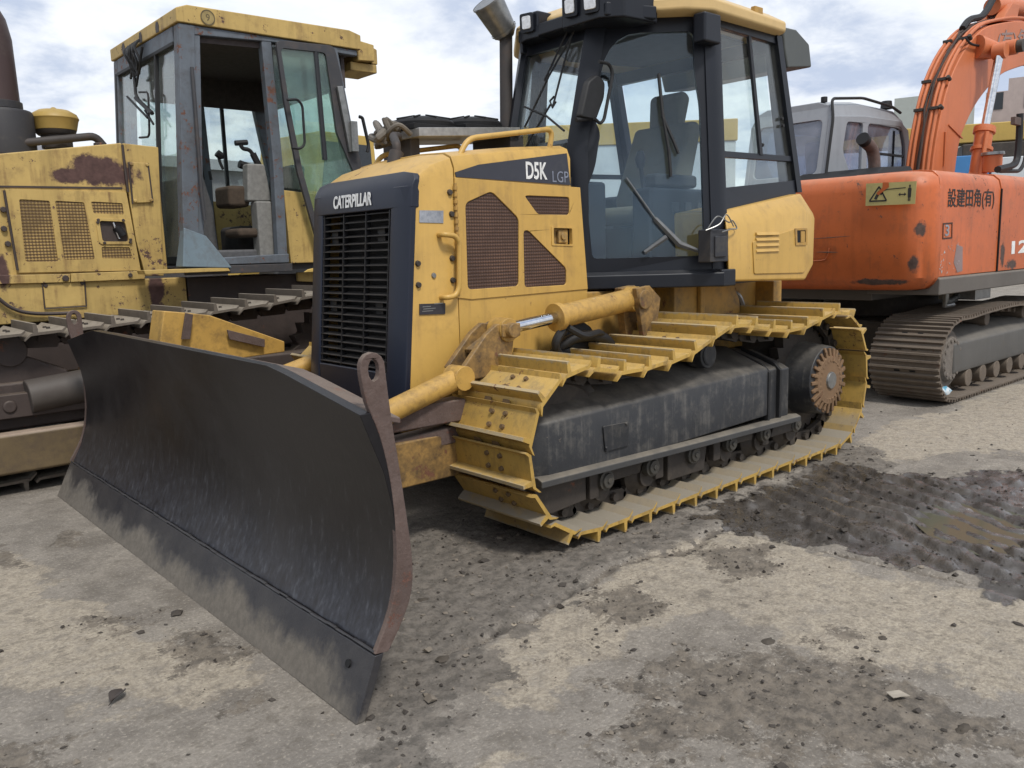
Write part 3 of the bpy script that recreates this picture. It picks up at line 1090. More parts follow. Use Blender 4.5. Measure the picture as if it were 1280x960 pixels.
b = MB()
b.loft([top_ring(1.628, 1.640, .60, xb=1.745), top_ring(1.53, 1.70, .60, xb=1.58), top_ring(1.424, 1.735, .60)])
b.box(1.43, 1.70, H0 + .031, H1 - .031, .55, .66)
hood = b.build('radiator_guard', M['yellow'], DZ, bevel=.003)
b = MB()
b.loft([top_ring(1.418, 1.742, 1.600), top_ring(1.0, 1.79, 1.597), top_ring(.672, 1.815, 1.594)])
top = b.build('engine_hood', M['yellow'], DZ, bevel=.003)

# navy grille surround
xf = lambda z: 1.687 + (1.487 - z) * .0955
b = MB()
for side in (1, -1):
    yi, yb, ye = (.335, .362, .464) if side > 0 else (-.275, -.302, -.404)
    rings = []
    for z in (.60, .9, 1.2, 1.49, 1.585):
        x = xf(z)
        rings.append([Vector(p) for p in ((x, yi, z), (x + .002, yb, z), (x - .009, yb + .078 * side, z), (x - .022, ye, z), (x - .05, ye, z), (x - .05, ye - .03 * side, z), (x - .05, yi, z))])
    b.loft(rings)
x0 = xf(1.49)
rings = []
for y, d in ((-.4055, -.022), (-.380, -.009), (-.302, .003), (.03, .007), (.362, .003), (.440, -.009), (.4655, -.022)):
    zz = 1.586 + (.012 if d > 0 else 0)
    q = [(x0 + d, y, 1.49), (xf(1.58) + d, y, 1.575), (xf(1.62) + d - .014, y, 1.615), (1.630 + min(d, 0) * .3, y, 1.653), (1.60 + min(d, 0) * .3, y, 1.650), (x0 - .12, y, 1.56), (x0 - .12, y, 1.49)]
    if -.02 < d < 0:
        q[2], q[3], q[4] = (xf(1.61) + d - .012, y, 1.606), (1.632, y, 1.640), (1.60, y, 1.638)
    if d < -.02:
        q = [(x0 + d, y, 1.49), (xf(1.58) + d, y, 1.575), (xf(1.6) + d, y, 1.588), (1.640, y, 1.612), (1.615, y, 1.610), (xf(1.56) - .05, y, 1.56), (x0 - .05, y, 1.49)]
    rings.append([Vector(p) for p in q])
b.loft(rings)
b.box(1.70, xf(.63) - .01, -.275, .335, .60, .76)
sur = b.build('grille_surround', M['navy'], DZ, bevel=.006)
b = MB()
b.ext([(xf(.76) - .10, -.275, .76), (xf(.76) - .10, .335, .76), (xf(1.49) - .10, .335, 1.49), (xf(1.49) - .10, -.275, 1.49)], (-.02, 0, 0))
gr = b.build('radiator_core', M['void'], sur, bevel=0)
b = MB()
for i in range(22):
    z = .775 + i * .0335
    x = xf(z)
    b.ext([(x - .004, -.275, z), (x - .004, .335, z), (x - .040, .335, z + .010), (x - .040, -.275, z + .010)], (0, 0, -.0035))
for y in (-.262, -.075, .125, .322):
    b.ext([(xf(.765) - .004, y, .765), (xf(1.487) - .001, y, 1.487), (xf(1.487) - .03, y, 1.487), (xf(.765) - .03, y, .765)], (0, .0055, 0))
for z, yy in ((1.38, .22), (1.38, -.2), (1.05, .22), (1.05, -.2)):
    b.box(xf(z) - .05, xf(z) - .03, yy - .03, yy + .03, z - .03, z + .03)
b.build('grille', M['grille'], sur, bevel=0)
lettering('maker_lettering', 'CATERPILLAR', (xf(1.515) + .0085, -.155, 1.515), (0, 1, 0), (-.0955, 0, 1), .062, .345, M['white'], sur, .03)

# side engine panel ------------------------------------------------------
yS = .46
for y, o in ((H1, -.03), (H0, .03)):
    b = MB()
    b.ext([(1.42, y, .60), (1.42, y, 1.10), (.56, y, 1.10), (.56, y, .60)], (0, o, 0))
    b.build('lower_side_panel', M['yellow'], DZ, bevel=.003)
scr1 = rnd([V(1.365, 0.466, 1.513), V(1.206, 0.466, 1.570), V(1.039, 0.466, 1.445), V(1.051, 0.466, 1.120), V(1.369, 0.466, 1.119)], .025)
scr2 = rnd([V(1.010, 0.466, 1.386), V(0.978, 0.466, 1.388), V(0.720, 0.466, 1.194), V(0.722, 0.466, 1.110), V(1.012, 0.466, 1.112)], .02)
scr3 = rnd([V(0.999, 0.466, 1.555), V(0.688, 0.466, 1.553), V(0.690, 0.466, 1.464), V(0.911, 0.466, 1.465)], .02)
lat = rnd([V(0.809, 0.466, 1.399), V(0.677, 0.466, 1.396), V(0.676, 0.466, 1.313), V(0.808, 0.466, 1.320)], .008)
outer = [V(1.421, 0.466, 1.625), V(0.608, 0.466, 1.603), V(0.562, 0.466, 1.080), V(1.347, 0.466, 1.072), V(1.437, 0.466, 1.085)]
b = MB()
b.plate(outer, [scr1, scr2, scr3, lat], (0, -.02, 0))
door = b.build('engine_door', M['yellow'], DZ, bevel=.004)
b = MB()
for s in (scr1, scr2, scr3):
    b.ext([p + Vector((0, -.006, 0)) for p in s], (0, -.004, 0))
b.build('mesh_screen', M['screen'], door, bevel=0)
b = MB()
b.ext([p + Vector((0, -.028, 0)) for p in lat], (0, -.004, 0))
c = sum(lat, Vector()) / len(lat)
b.box(c.x - .045, c.x + .02, c.y - .025, c.y - .008, c.z - .032, c.z + .03)
b.cyl((c.x - .01, c.y - .01, c.z), (c.x - .01, c.y + .002, c.z), .018, None, 12)
b.build('latch', M['yellow_dirty'], door, bevel=.003)
b = MB()
b.plate(rnd([V(0.824, 0.470, 1.407), V(0.669, 0.470, 1.404), V(0.669, 0.470, 1.305), V(0.824, 0.470, 1.312)], .006), [[p + Vector((0, .004, 0)) for p in lat]], (0, -.004, 0))
b.build('latch_frame', M['yellow'], door, bevel=.001)
# far side door and inner block so the bay is closed
b = MB()
b.box(.56, 1.41, H0 + .0, H0 + .02, 1.105, 1.60)
b.build('engine_door', M['yellow'], DZ, bevel=.004)
MB().box(.60, 1.55, -.30, .40, .62, 1.66).build('engine_bay', M['void'], DZ, bevel=0)
# dark stripe with model lettering
st = [V(1.417, 0.462, 1.648), V(1.278, 0.462, 1.688), V(0.701, 0.462, 1.769), V(0.679, 0.462, 1.613), V(1.411, 0.462, 1.628)]
b = MB()
b.ext(st, (0, .003, 0))
stripe = b.build('model_stripe', paint('stripe_navy', (.040, .042, .055), .4, vary=.2, dirt=.25, dirtcol=(.12, .11, .10), streak=0, dust=0), DZ, bevel=0)
a_, c_ = Vector(V(0.985, 0.466, 1.632)), Vector(V(0.843, 0.465, 1.629))
lettering('model_lettering', 'D5K', a_, (-1, 0, .01), (0, 0, 1), .083, (c_ - a_).length, M['white'], stripe, .022)
a_, c_ = Vector(V(0.807, 0.466, 1.623)), Vector(V(0.694, 0.466, 1.618))
lettering('model_lettering', 'LGP', a_, (-1, 0, .01), (0, 0, 1), .055, (c_ - a_).length, M['outline'], stripe, .0)
# hinge, bolts, handle, decals
b = MB()
b.tube([(1.424, .468, 1.10), (1.422, .468, 1.60)], .007, 8)
for i in range(16):
    z = 1.12 + .03 * i
    b.cyl((1.4235, .469, z), (1.4235, .469, z + .016), .0105, None, 8)
b.build('door_hinge', M['yellow_dirty'], DZ, bevel=0)
for q in [V(1.642, 0.459, 1.248), V(1.644, 0.459, 1.154), V(1.450, 0.459, 1.559), V(1.444, 0.459, 1.463), V(1.451, 0.459, 1.265), V(1.452, 0.459, 1.166)]:
    MB().dots([q], .015, .012, (0, 1, 0)).build('door_bolt', M['steel'], DZ, bevel=.001)
b = MB()
b.dots([V(1.558, 0.459, 1.192)], .014, .008, (0, 1, 0))
b.build('cap_bolt', M['galv'], DZ, bevel=.001)
h = [Vector(p) for p in [V(1.520, 0.500, 1.372), V(1.458, 0.500, 1.365), V(1.436, 0.500, 1.336), V(1.446, 0.500, 1.131), V(1.471, 0.500, 1.095), V(1.521, 0.500, 1.092)]]
h = [Vector((h[0].x, .455, h[0].z))] + h + [Vector((h[-1].x, .455, h[-1].z))]
MB().tube(bend(h, .035), .0125, 10).build('grab_handle', M['yellow'], DZ, bevel=0)
DEC = [V(1.621, 0.461, 1.478), V(1.490, 0.461, 1.478), V(1.493, 0.461, 1.423), V(1.624, 0.461, 1.426)]
b = MB()
b.ext(DEC, (0, .002, 0))
b.build('warning_decal', M['decal'], DZ, bevel=0)
DEC = [V(1.644, 0.461, 1.070), V(1.502, 0.461, 1.065), V(1.505, 0.461, 1.016), V(1.647, 0.461, 1.022)]
b = MB()
b.ext(DEC, (0, .004, 0))
dp = b.build('data_plate', M['plate'], DZ, bevel=0)
b = MB()
for k, (u0, u1) in enumerate(((.08, .5), (.12, .6), (.1, .42), (.55, .9))):
    zc = DEC[3][2] + .012 + .010 * k
    xa = DEC[0][0] + (DEC[1][0] - DEC[0][0]) * u0
    xb = DEC[0][0] + (DEC[1][0] - DEC[0][0]) * u1
    b.box(min(xa, xb), max(xa, xb), .4655, .4662, zc, zc + .004)
b.build('plate_marking', M['galv'], dp, bevel=0)
# hood rail
R0, R1 = Vector(V(1.353, 0.400, 1.740)), Vector(V(0.750, 0.400, 1.873))
pts = [R0 + Vector((.0, 0, -.03)), Vector(V(1.284, 0.400, 1.812)), Vector(V(0.733, 0.400, 1.894)), Vector(V(0.763, 0.400, 1.810)) + Vector((0, 0, -.03))]
MB().tube(bend(pts, .05), .0135, 10).build('hood_rail', M['yellow'], DZ, bevel=0)
pts = [mir(p) for p in pts]
MB().tube(bend(pts, .05), .0135, 10).build('hood_rail', M['yellow'], DZ, bevel=0)

# exhaust stack and rain cap
b = MB()
b.tube([(.44, -.30, 1.75), (.429, -.30, 2.006), (.412, -.30, 2.535)], .038, 18)
b.box(.36, .40, -.33, -.27, 2.06, 2.14)
ex = b.build('exhaust_stack', M['stack'], DZ, bevel=0)
b = MB()
T0, T1 = Vector((.412, -.30, 2.535)), Vector((.545, -.30, 2.690))
b.tube([T0 + (T0 - T1) * .12, T0, lerp(T0, T1, .04), T1, T1 + (T1 - T0) * .01, lerp(T0, T1, .8)], [.040, .062, .072, .092, .086, .084], 28, False)
for t_ in (.10, .97):
    b.tube([lerp(T0, T1, t_), lerp(T0, T1, t_ + .04)], [.078 + .018 * t_, .078 + .018 * t_], 28, False)
b.build('exhaust_tip', M['galv'], ex, bevel=.002)

# condenser with two fans standing over the hood
CY = -.30
b = MB()
xa, xb = V(1.292, -0.300, 1.782)[0], V(0.388, -0.300, 1.941)[0]
za, zb = V(1.086, -0.300, 1.813)[2], 1.975
b.ext([(1.20, CY - .24, 1.885), (1.20, CY + .20, 1.885), (.50, CY + .20, 1.935), (.50, CY - .24, 1.935)], (0, 0, .045))
cond = b.build('condenser_unit', M['alu'], DZ, bevel=.004)
b = MB()
for cx, zc in ((1.02, 1.952), (.68, 1.975)):
    b.lathe([(.175, 0), (.178, .03), (.165, .045), (.12, .055), (.075, .068), (.02, .072)], (cx, CY - .02, zc), 'z', 28)
    b.box(cx - .185, cx + .185, CY - .205, CY + .165, zc - .022, zc + .006)
    for k in range(9):
        a = k * 2 * PI / 9
        b.beam((cx + .05 * math.cos(a), CY - .02 + .05 * math.sin(a), zc + .074), (cx + .165 * math.cos(a), CY - .02 + .165 * math.sin(a), zc + .05), .012, .01)
b.build('cooling_fan', M['void'], cond, bevel=.002)
b = MB()
b.box(1.13, 1.19, CY - .16, CY + .10, 1.70, 1.89)
b.build('condenser_bracket', M['stack'], cond, bevel=.003)
b = MB()
b.box(.46, .56, CY - .16, CY + .18, 1.80, 1.935)
b.build('condenser_bracket', M['stack'], cond, bevel=.003)
b = MB()
for k, (dx, dz) in enumerate(((0, 0), (.04, .03), (-.05, .02), (.02, -.02), (-.02, .04))):
    b.tube(spline([(1.22 + dx, CY + .15 - k * .07, 1.90 + dz), (1.30 + dx, CY + .16 - k * .06, 1.94 + dz), (1.33 - dx, CY + .10, 1.90 - dz), (1.27, CY + .05 - k * .05, 1.88 + dz), (1.18, CY + .02, 1.90)], 5), .013 + .004 * (k % 3), 8)
b.build('wrapped_hose', paint('taped_hose', (.16, .14, .115), .7, vary=.5, dirt=.6, streak=0, scale=5), cond, bevel=0)
F0, F1 = Vector(V(1.441, 0.000, 1.701)), Vector(V(1.412, 0.000, 1.786))
b = MB()
b.tube([F0 + Vector((0, 0, -.06)), F0, F1], [.045, .036, .036], 14)
b.tube(bend([F1, F1 + Vector((0, 0, .035)), F1 + Vector((-.05, -.1, .09)), F1 + Vector((-.12, -.16, .10))], .03), .022, 10)
b.build('coolant_pipe', M['stack'], DZ, bevel=0)
# main frame / belly
b = MB()
b.box(-1.12, 1.40, -.36, .42, .36, .60)
b.box(-1.10, .55, -.36, .42, .60, 1.06)
b.xz([(-.05, .66), (-.05, 1.07), (-.62, 1.07), (-.70, .95), (-.74, .66)], .42, .56)
b.xz([(-.05, .66), (-.05, 1.07), (-.62, 1.07), (-.70, .95), (-.74, .66)], -.36, -.50)
b.box(-.30, -.26, .56, .59, .66, 1.07)
b.box(-1.20, -1.10, -.5, .55, .55, 1.05)
b.build('main_frame', M['yellow_dirty'], DZ, bevel=.008)
b = MB()
b.box(.0, .62, .36, .50, .62, .80)
b.lathe([(.10, 0), (.12, .03), (.12, .1), (.05, .12)], (.70, .44, .80), 'y', 18)
b.tube(bend([(.95, .50, .70), (.85, .60, .86), (.6, .62, .85), (.45, .56, .72)], .1), .028, 10)
b.build('hose_bundle', M['rubber'], DZ, bevel=.01)

# tank / fender box at the rear ---------------------------------------------
yT = .875
for s in (1, -1):
    f = (lambda p: Vector(p)) if s > 0 else mir
    o = [f(p) for p in [V(-0.089, 0.875, 1.350), V(-0.871, 0.875, 1.484), V(-1.004, 0.875, 1.433), V(-1.000, 0.875, 1.154), V(-0.910, 0.875, 1.066), V(-0.116, 0.875, 1.092)]]
    tp = [f(p) for p in [V(-0.173, 0.800, 1.477), V(-0.970, 0.800, 1.585), V(-1.118, 0.800, 1.471), V(-1.116, 0.800, 1.151), V(-1.024, 0.800, 1.060), V(-0.196, 0.800, 1.088)]]
    ins = [f((p.x if hasattr(p, 'x') else p[0], .34, (p.z if hasattr(p, 'z') else p[2]))) for p in [Vector(q) for q in [V(-0.158, 0.800, 1.477), V(-0.970, 0.800, 1.585), V(-1.118, 0.800, 1.471), V(-1.116, 0.800, 1.151), V(-1.024, 0.800, 1.060), V(-0.181, 0.800, 1.089)]]]
    b = MB()
    b.loft([ins, tp, o])
    tk = b.build('side_tank', M['yellow'], DZ, bevel=.014, seg=3)
    dl = rnd([f(p) for p in [V(-0.334, 0.876, 1.304), V(-0.839, 0.876, 1.381), V(-0.895, 0.876, 1.353), V(-0.907, 0.876, 1.124), V(-0.880, 0.876, 1.110), V(-0.355, 0.876, 1.124)]], .012)
    b = MB()
    b.ext(dl, (0, .006 * s, 0))
    b.build('access_cover', M['yellow'], tk, bevel=.003)
    if s > 0:
        b = MB()
        for k in range(4):
            z = 1.243 + .031 * k
            x1, x0 = V(-0.366, 0.875, 1.312)[0], V(-0.597, 0.875, 1.309)[0]
            b.ext([(x1, yT + .004, z), (x1, yT + .016, z + .002), (x1, yT + .006, z + .019), (x1, yT + .002, z + .019)], (x0 - x1, 0, 0))
        b.build('vent_louvre', M['yellow'], tk, bevel=.001)
        q = rnd([V(-0.765, 0.882, 1.374), V(-0.905, 0.882, 1.374), V(-0.910, 0.882, 1.274), V(-0.778, 0.882, 1.274)], .005)
        ci = rnd([V(-0.788, 0.882, 1.362), V(-0.887, 0.882, 1.362), V(-0.891, 0.882, 1.291), V(-0.795, 0.882, 1.290)], .004)
        b = MB()
        b.plate(q, [ci], (0, .005, 0))
        b.ext([v + Vector((0, -.0002, 0)) for v in [V(-0.832, 0.883, 1.357), V(-0.878, 0.883, 1.357), V(-0.881, 0.883, 1.291), V(-0.835, 0.883, 1.292)]], (0, .004, 0))
        b.build('latch_frame', M['yellow_dirty'], tk, bevel=.001)
        b = MB()
        b.ext([v for v in ci], (0, .0012, 0))
        b.build('latch_recess', M['void'], tk, bevel=0)
b = MB()
b.tube(bend([(-.66, .50, 1.0), (-.74, .52, .98), (-.80, .52, .88), (-.80, .5, .78)], .08), .022, 8)
b.build('frame_pipe', M['galv'], DZ, bevel=0)

# cab ---------------------------------------------------------------------
ZB, ZT = 1.13, 2.50


def apil(z):
    if z < 1.85:
        return Vector((.475, .285, z))
    t = (z - 1.85) / .65
    return lerp((.475, .285, 1.85), (.318, .292, 2.50), t)


def bpil(z):
    t = (z - ZB) / (ZT - ZB)
    return lerp((-.07, .82, ZB), (-.135, .70, ZT), t)


def cpil(z):
    t = (z - 1.65) / .85
    return lerp((-1.07, .72, 1.65), (-.865, .69, 2.50), t)


def doorp(u, z, o=0.):
    p = lerp(apil(z), bpil(z), u)
    return p + Vector((.69, .72, .06)) * o


def win(u, z, o=0.):
    p = lerp(bpil(z), cpil(z), u)
    return p + Vector((.03, 1, .06)).normalized() * o


def loop(fn, pts, r=.0, o=0.):
    out = []
    k = len(pts)
    for i in range(k):
        (u0, z0), (u1, z1) = pts[i], pts[(i + 1) % k]
        for j in range(6):
            out.append(fn(u0 + (u1 - u0) * j / 6, z0 + (z1 - z0) * j / 6, o))
    return rnd(out, r) if r else out


def rr(pts, rads, n=5):
    """round corners in u,z space (u in units of about .75 m)"""
    P = rnd([(p[0] * .75, 0, p[1]) for p in pts], rads, n)
    return [(p.x / .75, p.z) for p in P]


cabm = MB()
GL = rr([(.13, 1.235), (.93, 1.235), (.93, 2.05), (.89, 2.20), (.89, 2.425), (.15, 2.425), (.13, 1.98), (.20, 1.90), (.16, 1.72), (.09, 1.60)],
        [.03, .05, .06, .08, .05, .24, .05, .05, .05, .05])
OUT = [(.0, ZB), (1., ZB), (1., ZT), (.0, ZT)]
for sd in (1, -1):
    f = (lambda p: p) if sd > 0 else mir
    ol = [f(p) for p in loop(doorp, OUT)]
    il = [f(doorp(u, z)) for u, z in GL]
    cabm.plate(ol, [il], Vector((-.69, -.72 * sd, 0)).normalized() * .045)
    # rear side window frame
    wo = [(0, 1.13), (.80, 1.40), (1.0, 1.64), (1., 2.50), (0, 2.50)]
    g1 = [(.115, 1.80), (.985, 1.815), (.965, 2.455), (.115, 2.465)]
    g2 = [(.115, 1.60), (.985, 1.672), (.985, 1.785), (.115, 1.768)]
    cabm.plate([f(win(u, z)) for u, z in wo], [[f(win(u, z)) for u, z in rr(g1, .03)], [f(win(u, z)) for u, z in rr(g2, .02)]], (0, -.04 * sd, 0))
    # pillars proud of the frame
    cabm.loft([[f(bpil(z) + Vector(q)) for q in ((.02, .0, 0), (-.03, .025, 0), (-.10, .02, 0), (-.10, -.03, 0), (.0, -.03, 0))] for z in (ZB, 1.8, ZT)])
    cabm.loft([[f(apil(z) + Vector(q)) for q in ((.03, -.01, 0), (.012, .03, 0), (-.045, .07, 0), (-.05, .02, 0), (.0, -.03, 0))] for z in (ZB, 1.4, 1.85, 2.2, ZT)])
    cabm.loft([[f(cpil(z) + Vector(q)) for q in ((.035, .012, 0), (-.02, .012, 0), (-.03, -.04, 0), (.035, -.03, 0))] for z in (1.60, ZT)])
# windshield frame
wl = [Vector((.48, -.235, 1.72)), Vector((.48, .295, 1.72)), apil(1.85), apil(ZT), mir(apil(ZT)), mir(apil(1.85))]
wh = rnd([(.462, -.205, 1.78), (.462, .265, 1.78), (.455, .262, 1.87), (.335, .268, 2.40), (.335, -.208, 2.40), (.455, -.202, 1.87)], .02)


def wsx(p):
    z = p[2]
    return .478 if z < 1.85 else .478 - (z - 1.85) / .65 * .157


wl = [Vector((wsx(p), p[1], p[2])) for p in wl]
wh = [Vector((wsx(p), p[1], p[2])) for p in wh]
low = lambda L: [p for p in L]
cabm.loft([[Vector((wsx((0, 0, z)) + .004, y0, z)), Vector((wsx((0, 0, z)) + .004, y1, z)), Vector((wsx((0, 0, z)) - .03, y1, z)), Vector((wsx((0, 0, z)) - .03, y0, z))]
           for y0, y1 in ((.262, .295),) for z in (1.30, 1.85, 2.50)])
cabm.loft([[Vector((wsx((0, 0, z)) + .004, y0, z)), Vector((wsx((0, 0, z)) + .004, y1, z)), Vector((wsx((0, 0, z)) - .03, y1, z)), Vector((wsx((0, 0, z)) - .03, y0, z))]
           for y0, y1 in ((-.235, -.202),) for z in (1.30, 1.85, 2.50)])
cabm.box(.44, .485, -.23, .29, 1.30, 1.78)
cabm.ext([(.348, -.23, 2.40), (.348, .29, 2.40), (.322, .29, 2.50), (.322, -.23, 2.50)], (-.03, 0, 0))
# rear wall frame
cabm.box(-1.08, -1.04, -.60, .66, 1.30, 1.66)
for y in (-.62, .64):
    cabm.loft([[cpil(z) * 0 + Vector((cpil(z).x + dx, y + dy, z)) for dx, dy in ((-.03, -.03), (.03, -.03), (.03, .05), (-.03, .05))] for z in (1.6, 2.5)])
cabm.box(-.90, -.86, -.60, .66, 2.42, 2.50)
# floor and sill
fl = [(.46, .27), (-.07, .80), (-1.0, .70), (-1.0, -.64), (-.07, -.74), (.46, -.21)]
cabm.xy(fl, 1.07, 1.13)
cab = cabm.build('cab', M['black'], DZ, bevel=.006)
for sd in (1, -1):
    b = MB()
    f = (lambda p: p) if sd > 0 else mir
    q0, q1 = Vector((.50, .32, 1.07)), Vector((-.07, .875, 1.07))
    b.loft([[f(p + Vector(d)) for d in ((.02, .02, 0), (.02, .02, .075), (-.02, -.02, .095), (-.04, -.04, .0))] for p in (q0, q1)])
    b.box(-.17, -.04, *sorted((f(Vector((0, .80, 0))).y, f(Vector((0, .885, 0))).y)), 1.068, 1.16)
    b.build('cab_sill', M['black'], cab, bevel=.008)
# roof
b = MB()
ro = [(.36, .33), (.05, .70), (-.10, .775), (-.86, .745), (-.93, .55), (-.93, -.49), (-.86, -.685), (-.10, -.715), (.05, -.64), (.36, -.27)]
ri = [(x * .97 - .01, YM + (y - YM) * .97) for x, y in ro]
rt = [(x * .90 - .03, YM + (y - YM) * .88) for x, y in ro]
b.loft([[Vector((x, y, 2.500)) for x, y in ri], [Vector((x, y, 2.515)) for x, y in ro], [Vector((x, y, 2.565)) for x, y in ro], [Vector((x, y, 2.62)) for x, y in rt]])
roof = b.build('cab_roof', M['roof'], cab, bevel=.012, seg=3)
b = MB()
b.box(-.62, -.54, .71, .74, 2.566, 2.61)
b.build('roof_lug', M['yellow_dirty'], cab, bevel=.004)
b = MB()
b.ext([(-.80, -.3, 2.486), (-.25, -.45, 2.486), (.2, -.2, 2.486), (.2, .26, 2.486), (-.25, .55, 2.486), (-.80, .5, 2.486)], (0, 0, .012))
b.build('headliner', plain('grey_headliner', (.085, .09, .105), .9), cab, bevel=0)
# air conditioner pod behind the roof
q = [V(-0.966, 0.660, 2.577), V(-1.120, 0.660, 2.581), V(-1.275, 0.660, 2.517), V(-1.312, 0.660, 2.382), V(-1.030, 0.660, 2.345), V(-0.989, 0.660, 2.456)]
b = MB()
b.ext(q, (0, -.95, 0))
b.build('roof_pod', paint('grey_green_pod', (.085, .092, .088), .5, vary=.2, dirt=.3, streak=.2, dust=.2), cab, bevel=.012, seg=3)
# front light bar
LB = [(.40, -.34), (.46, -.10), (.47, .16), (.43, .40), (.33, .46), (.30, .40), (.30, -.30)]
b = MB()
b.xy([(.30, -.18), (.42, -.175), (.44, -.10), (.43, -.01), (.30, -.01)], 2.455, 2.60)
b.xy([(.22, .17), (.40, .16), (.452, .20), (.447, .46), (.36, .56), (.12, .58)], 2.452, 2.63)
b.xy([(.24, -.24), (.41, -.20), (.43, .0), (.43, .5), (.15, .60), (.15, -.24)], 2.462, 2.53)
b.box(.37, .41, -.19, -.165, 2.40, 2.50)
lb = b.build('light_bar', M['black'], cab, bevel=.01)


def lamp(px, py, w, h, y):
    c = Vector(px)
    b = MB()
    d = Vector((.95, .25, -.08)).normalized()
    s = Vector((0, 0, 1)).cross(d).normalized()
    u = d.cross(s)
    q = rnd([c + s * a * w / 2 + u * e * h / 2 for a, e in ((-1, -1), (1, -1), (1, 1), (-1, 1))], .012)
    b.ext([p - d * .02 for p in q], d * .035)
    b.build('work_lamp', M['lamp'], cab, bevel=.003)
    b = MB()
    q2 = rnd([c + s * a * (w / 2 + .016) + u * e * (h / 2 + .016) for a, e in ((-1, -1), (1, -1), (1, 1), (-1, 1))], .014)
    b.plate([p + d * .008 for p in q2], [[p + d * .008 for p in q]], -d * .05)
    b.build('lamp_housing', M['black'], cab, bevel=.003)


lamp((.452, -.073, 2.542), 0, .055, .068, 0)
lamp((.470, .281, 2.545), 0, .055, .068, 0)
lamp((.462, .419, 2.540), 0, .066, .076, 0)
b = MB()
b.box(.28, .34, .50, .57, 2.57, 2.64)
b.build('beacon_block', M['rust_tan'], cab, bevel=.004)

# panes
b = MB()
b.ext([doorp(u, z, -.012) for u, z in GL], Vector((-.69, -.72, 0)) * .005)
b.build('door_window', M['door_glass'], cab, bevel=0)
b = MB()
b.ext([mir(doorp(u, z, -.012)) for u, z in GL], Vector((-.69, .72, 0)) * .005)
b.build('door_window', M['glass'], cab, bevel=0)
for sd in (1, -1):
    f = (lambda p: p) if sd > 0 else mir
    for g in (g1, g2):
        b = MB()
        b.ext([f(win(u, z, -.015)) for u, z in rr(g, .03)], (0, -.005 * sd, 0))
        b.build('side_window', M['glass'], cab, bevel=0)
b = MB()
b.ext([p + Vector((-.012, 0, 0)) for p in wh if p.z > 1.86] , (-.005, 0, 0))
b.ext([Vector((.466, -.205, 1.78)), Vector((.466, .265, 1.78)), Vector((.466, .262, 1.858)), Vector((.466, -.202, 1.858))], (-.005, 0, 0))
b.build('windshield', M['glass'], cab, bevel=0)
b = MB()
b.ext([(-1.055, -.55, 1.66), (-1.055, .60, 1.66), (-.885, .58, 2.42), (-.885, -.53, 2.42)], (.005, 0, 0))
b.build('rear_window', M['glass'], cab, bevel=0)
# sliding-pane stile in the rear side window
b = MB()
b.loft([[win(u, z, .006), win(u + .035, z, .006), win(u + .035, z, -.012), win(u, z, -.012)] for u, z in ((.55, 1.80), (.545, 2.455))])
b.build('window_stile', M['interior'], cab, bevel=.002)
b = MB()
b.dots([win(.90, 1.99, -.008), win(.90, 2.03, -.008), win(.60, 1.86, -.008)], .012, .014, (0, 1, 0))
b.build('window_catch', M['rubber'], cab, bevel=0)
# box on the B pillar, door latch box low down, wires
p = Vector(V(-0.077, 0.740, 2.419))
b = MB()
b.box(p.x - .085, p.x + .06, .70, .78, p.z - .075, p.z + .075)
b.build('pillar_lamp_box', M['black'], cab, bevel=.012)
p = Vector(V(-0.002, 0.890, 1.287))
b = MB()
b.box(p.x - .07, p.x + .09, .82, .90, p.z - .085, p.z + .085)
b.box(p.x - .04, p.x + .06, .90, .91, p.z - .06, p.z + .05)
o = b.build('door_latch_box', paint('faded_black', (.035, .036, .042), .6, vary=.3, dirt=.5, streak=.1), cab, bevel=.008)
b = MB()
b.tube(spline([p + Vector((.10, .0, .09)), p + Vector((.06, .03, .15)), p + Vector((-.04, .03, .12)), p + Vector((-.12, .0, .13)), p + Vector((-.16, .0, .09)), p + Vector((-.08, .02, .085)), p + Vector((.02, .03, .07))], 6), .004, 6)
b.tube(spline([p + Vector((.12, .0, .08)), p + Vector((.05, .035, .11)), p + Vector((-.02, .03, .16)), p + Vector((-.10, .02, .10))], 6), .0035, 6)
b.build('loose_wire', M['galv'], o, bevel=0)
# mirror with bracket on the A pillar
b = MB()
p0 = apil(2.02) + Vector((.02, .05, 0))
mq = [V(0.471, 0.360, 2.124), V(0.384, 0.360, 2.174)]
b.ext(rnd([V(0.543, 0.420, 1.965), V(0.479, 0.420, 2.146), V(0.411, 0.420, 2.189), V(0.356, 0.420, 2.155), V(0.364, 0.420, 2.077), V(0.428, 0.420, 1.958)], .02), (.02, -.03, 0))
mr = b.build('side_mirror', M['rubber'], cab, bevel=.008)
b = MB()
b.tube(bend([V(0.468, 0.440, 1.960), V(0.425, 0.440, 1.935), V(0.394, 0.440, 1.958), V(0.321, 0.440, 2.200), V(0.346, 0.440, 2.245), V(0.426, 0.440, 2.248)], .03), .009, 8)
b.tube([V(0.443, 0.400, 1.967), V(0.564, 0.400, 1.950)], .012, 8)
b.build('mirror_arm', M['rubber'], cab, bevel=0)


# wipers
def wiper(pts, r, name='wiper'):
    b = MB()
    for q in pts:
        b.tube([Vector(p) for p in q], r, 6)
    return b.build(name, M['rubber'], cab, bevel=0)


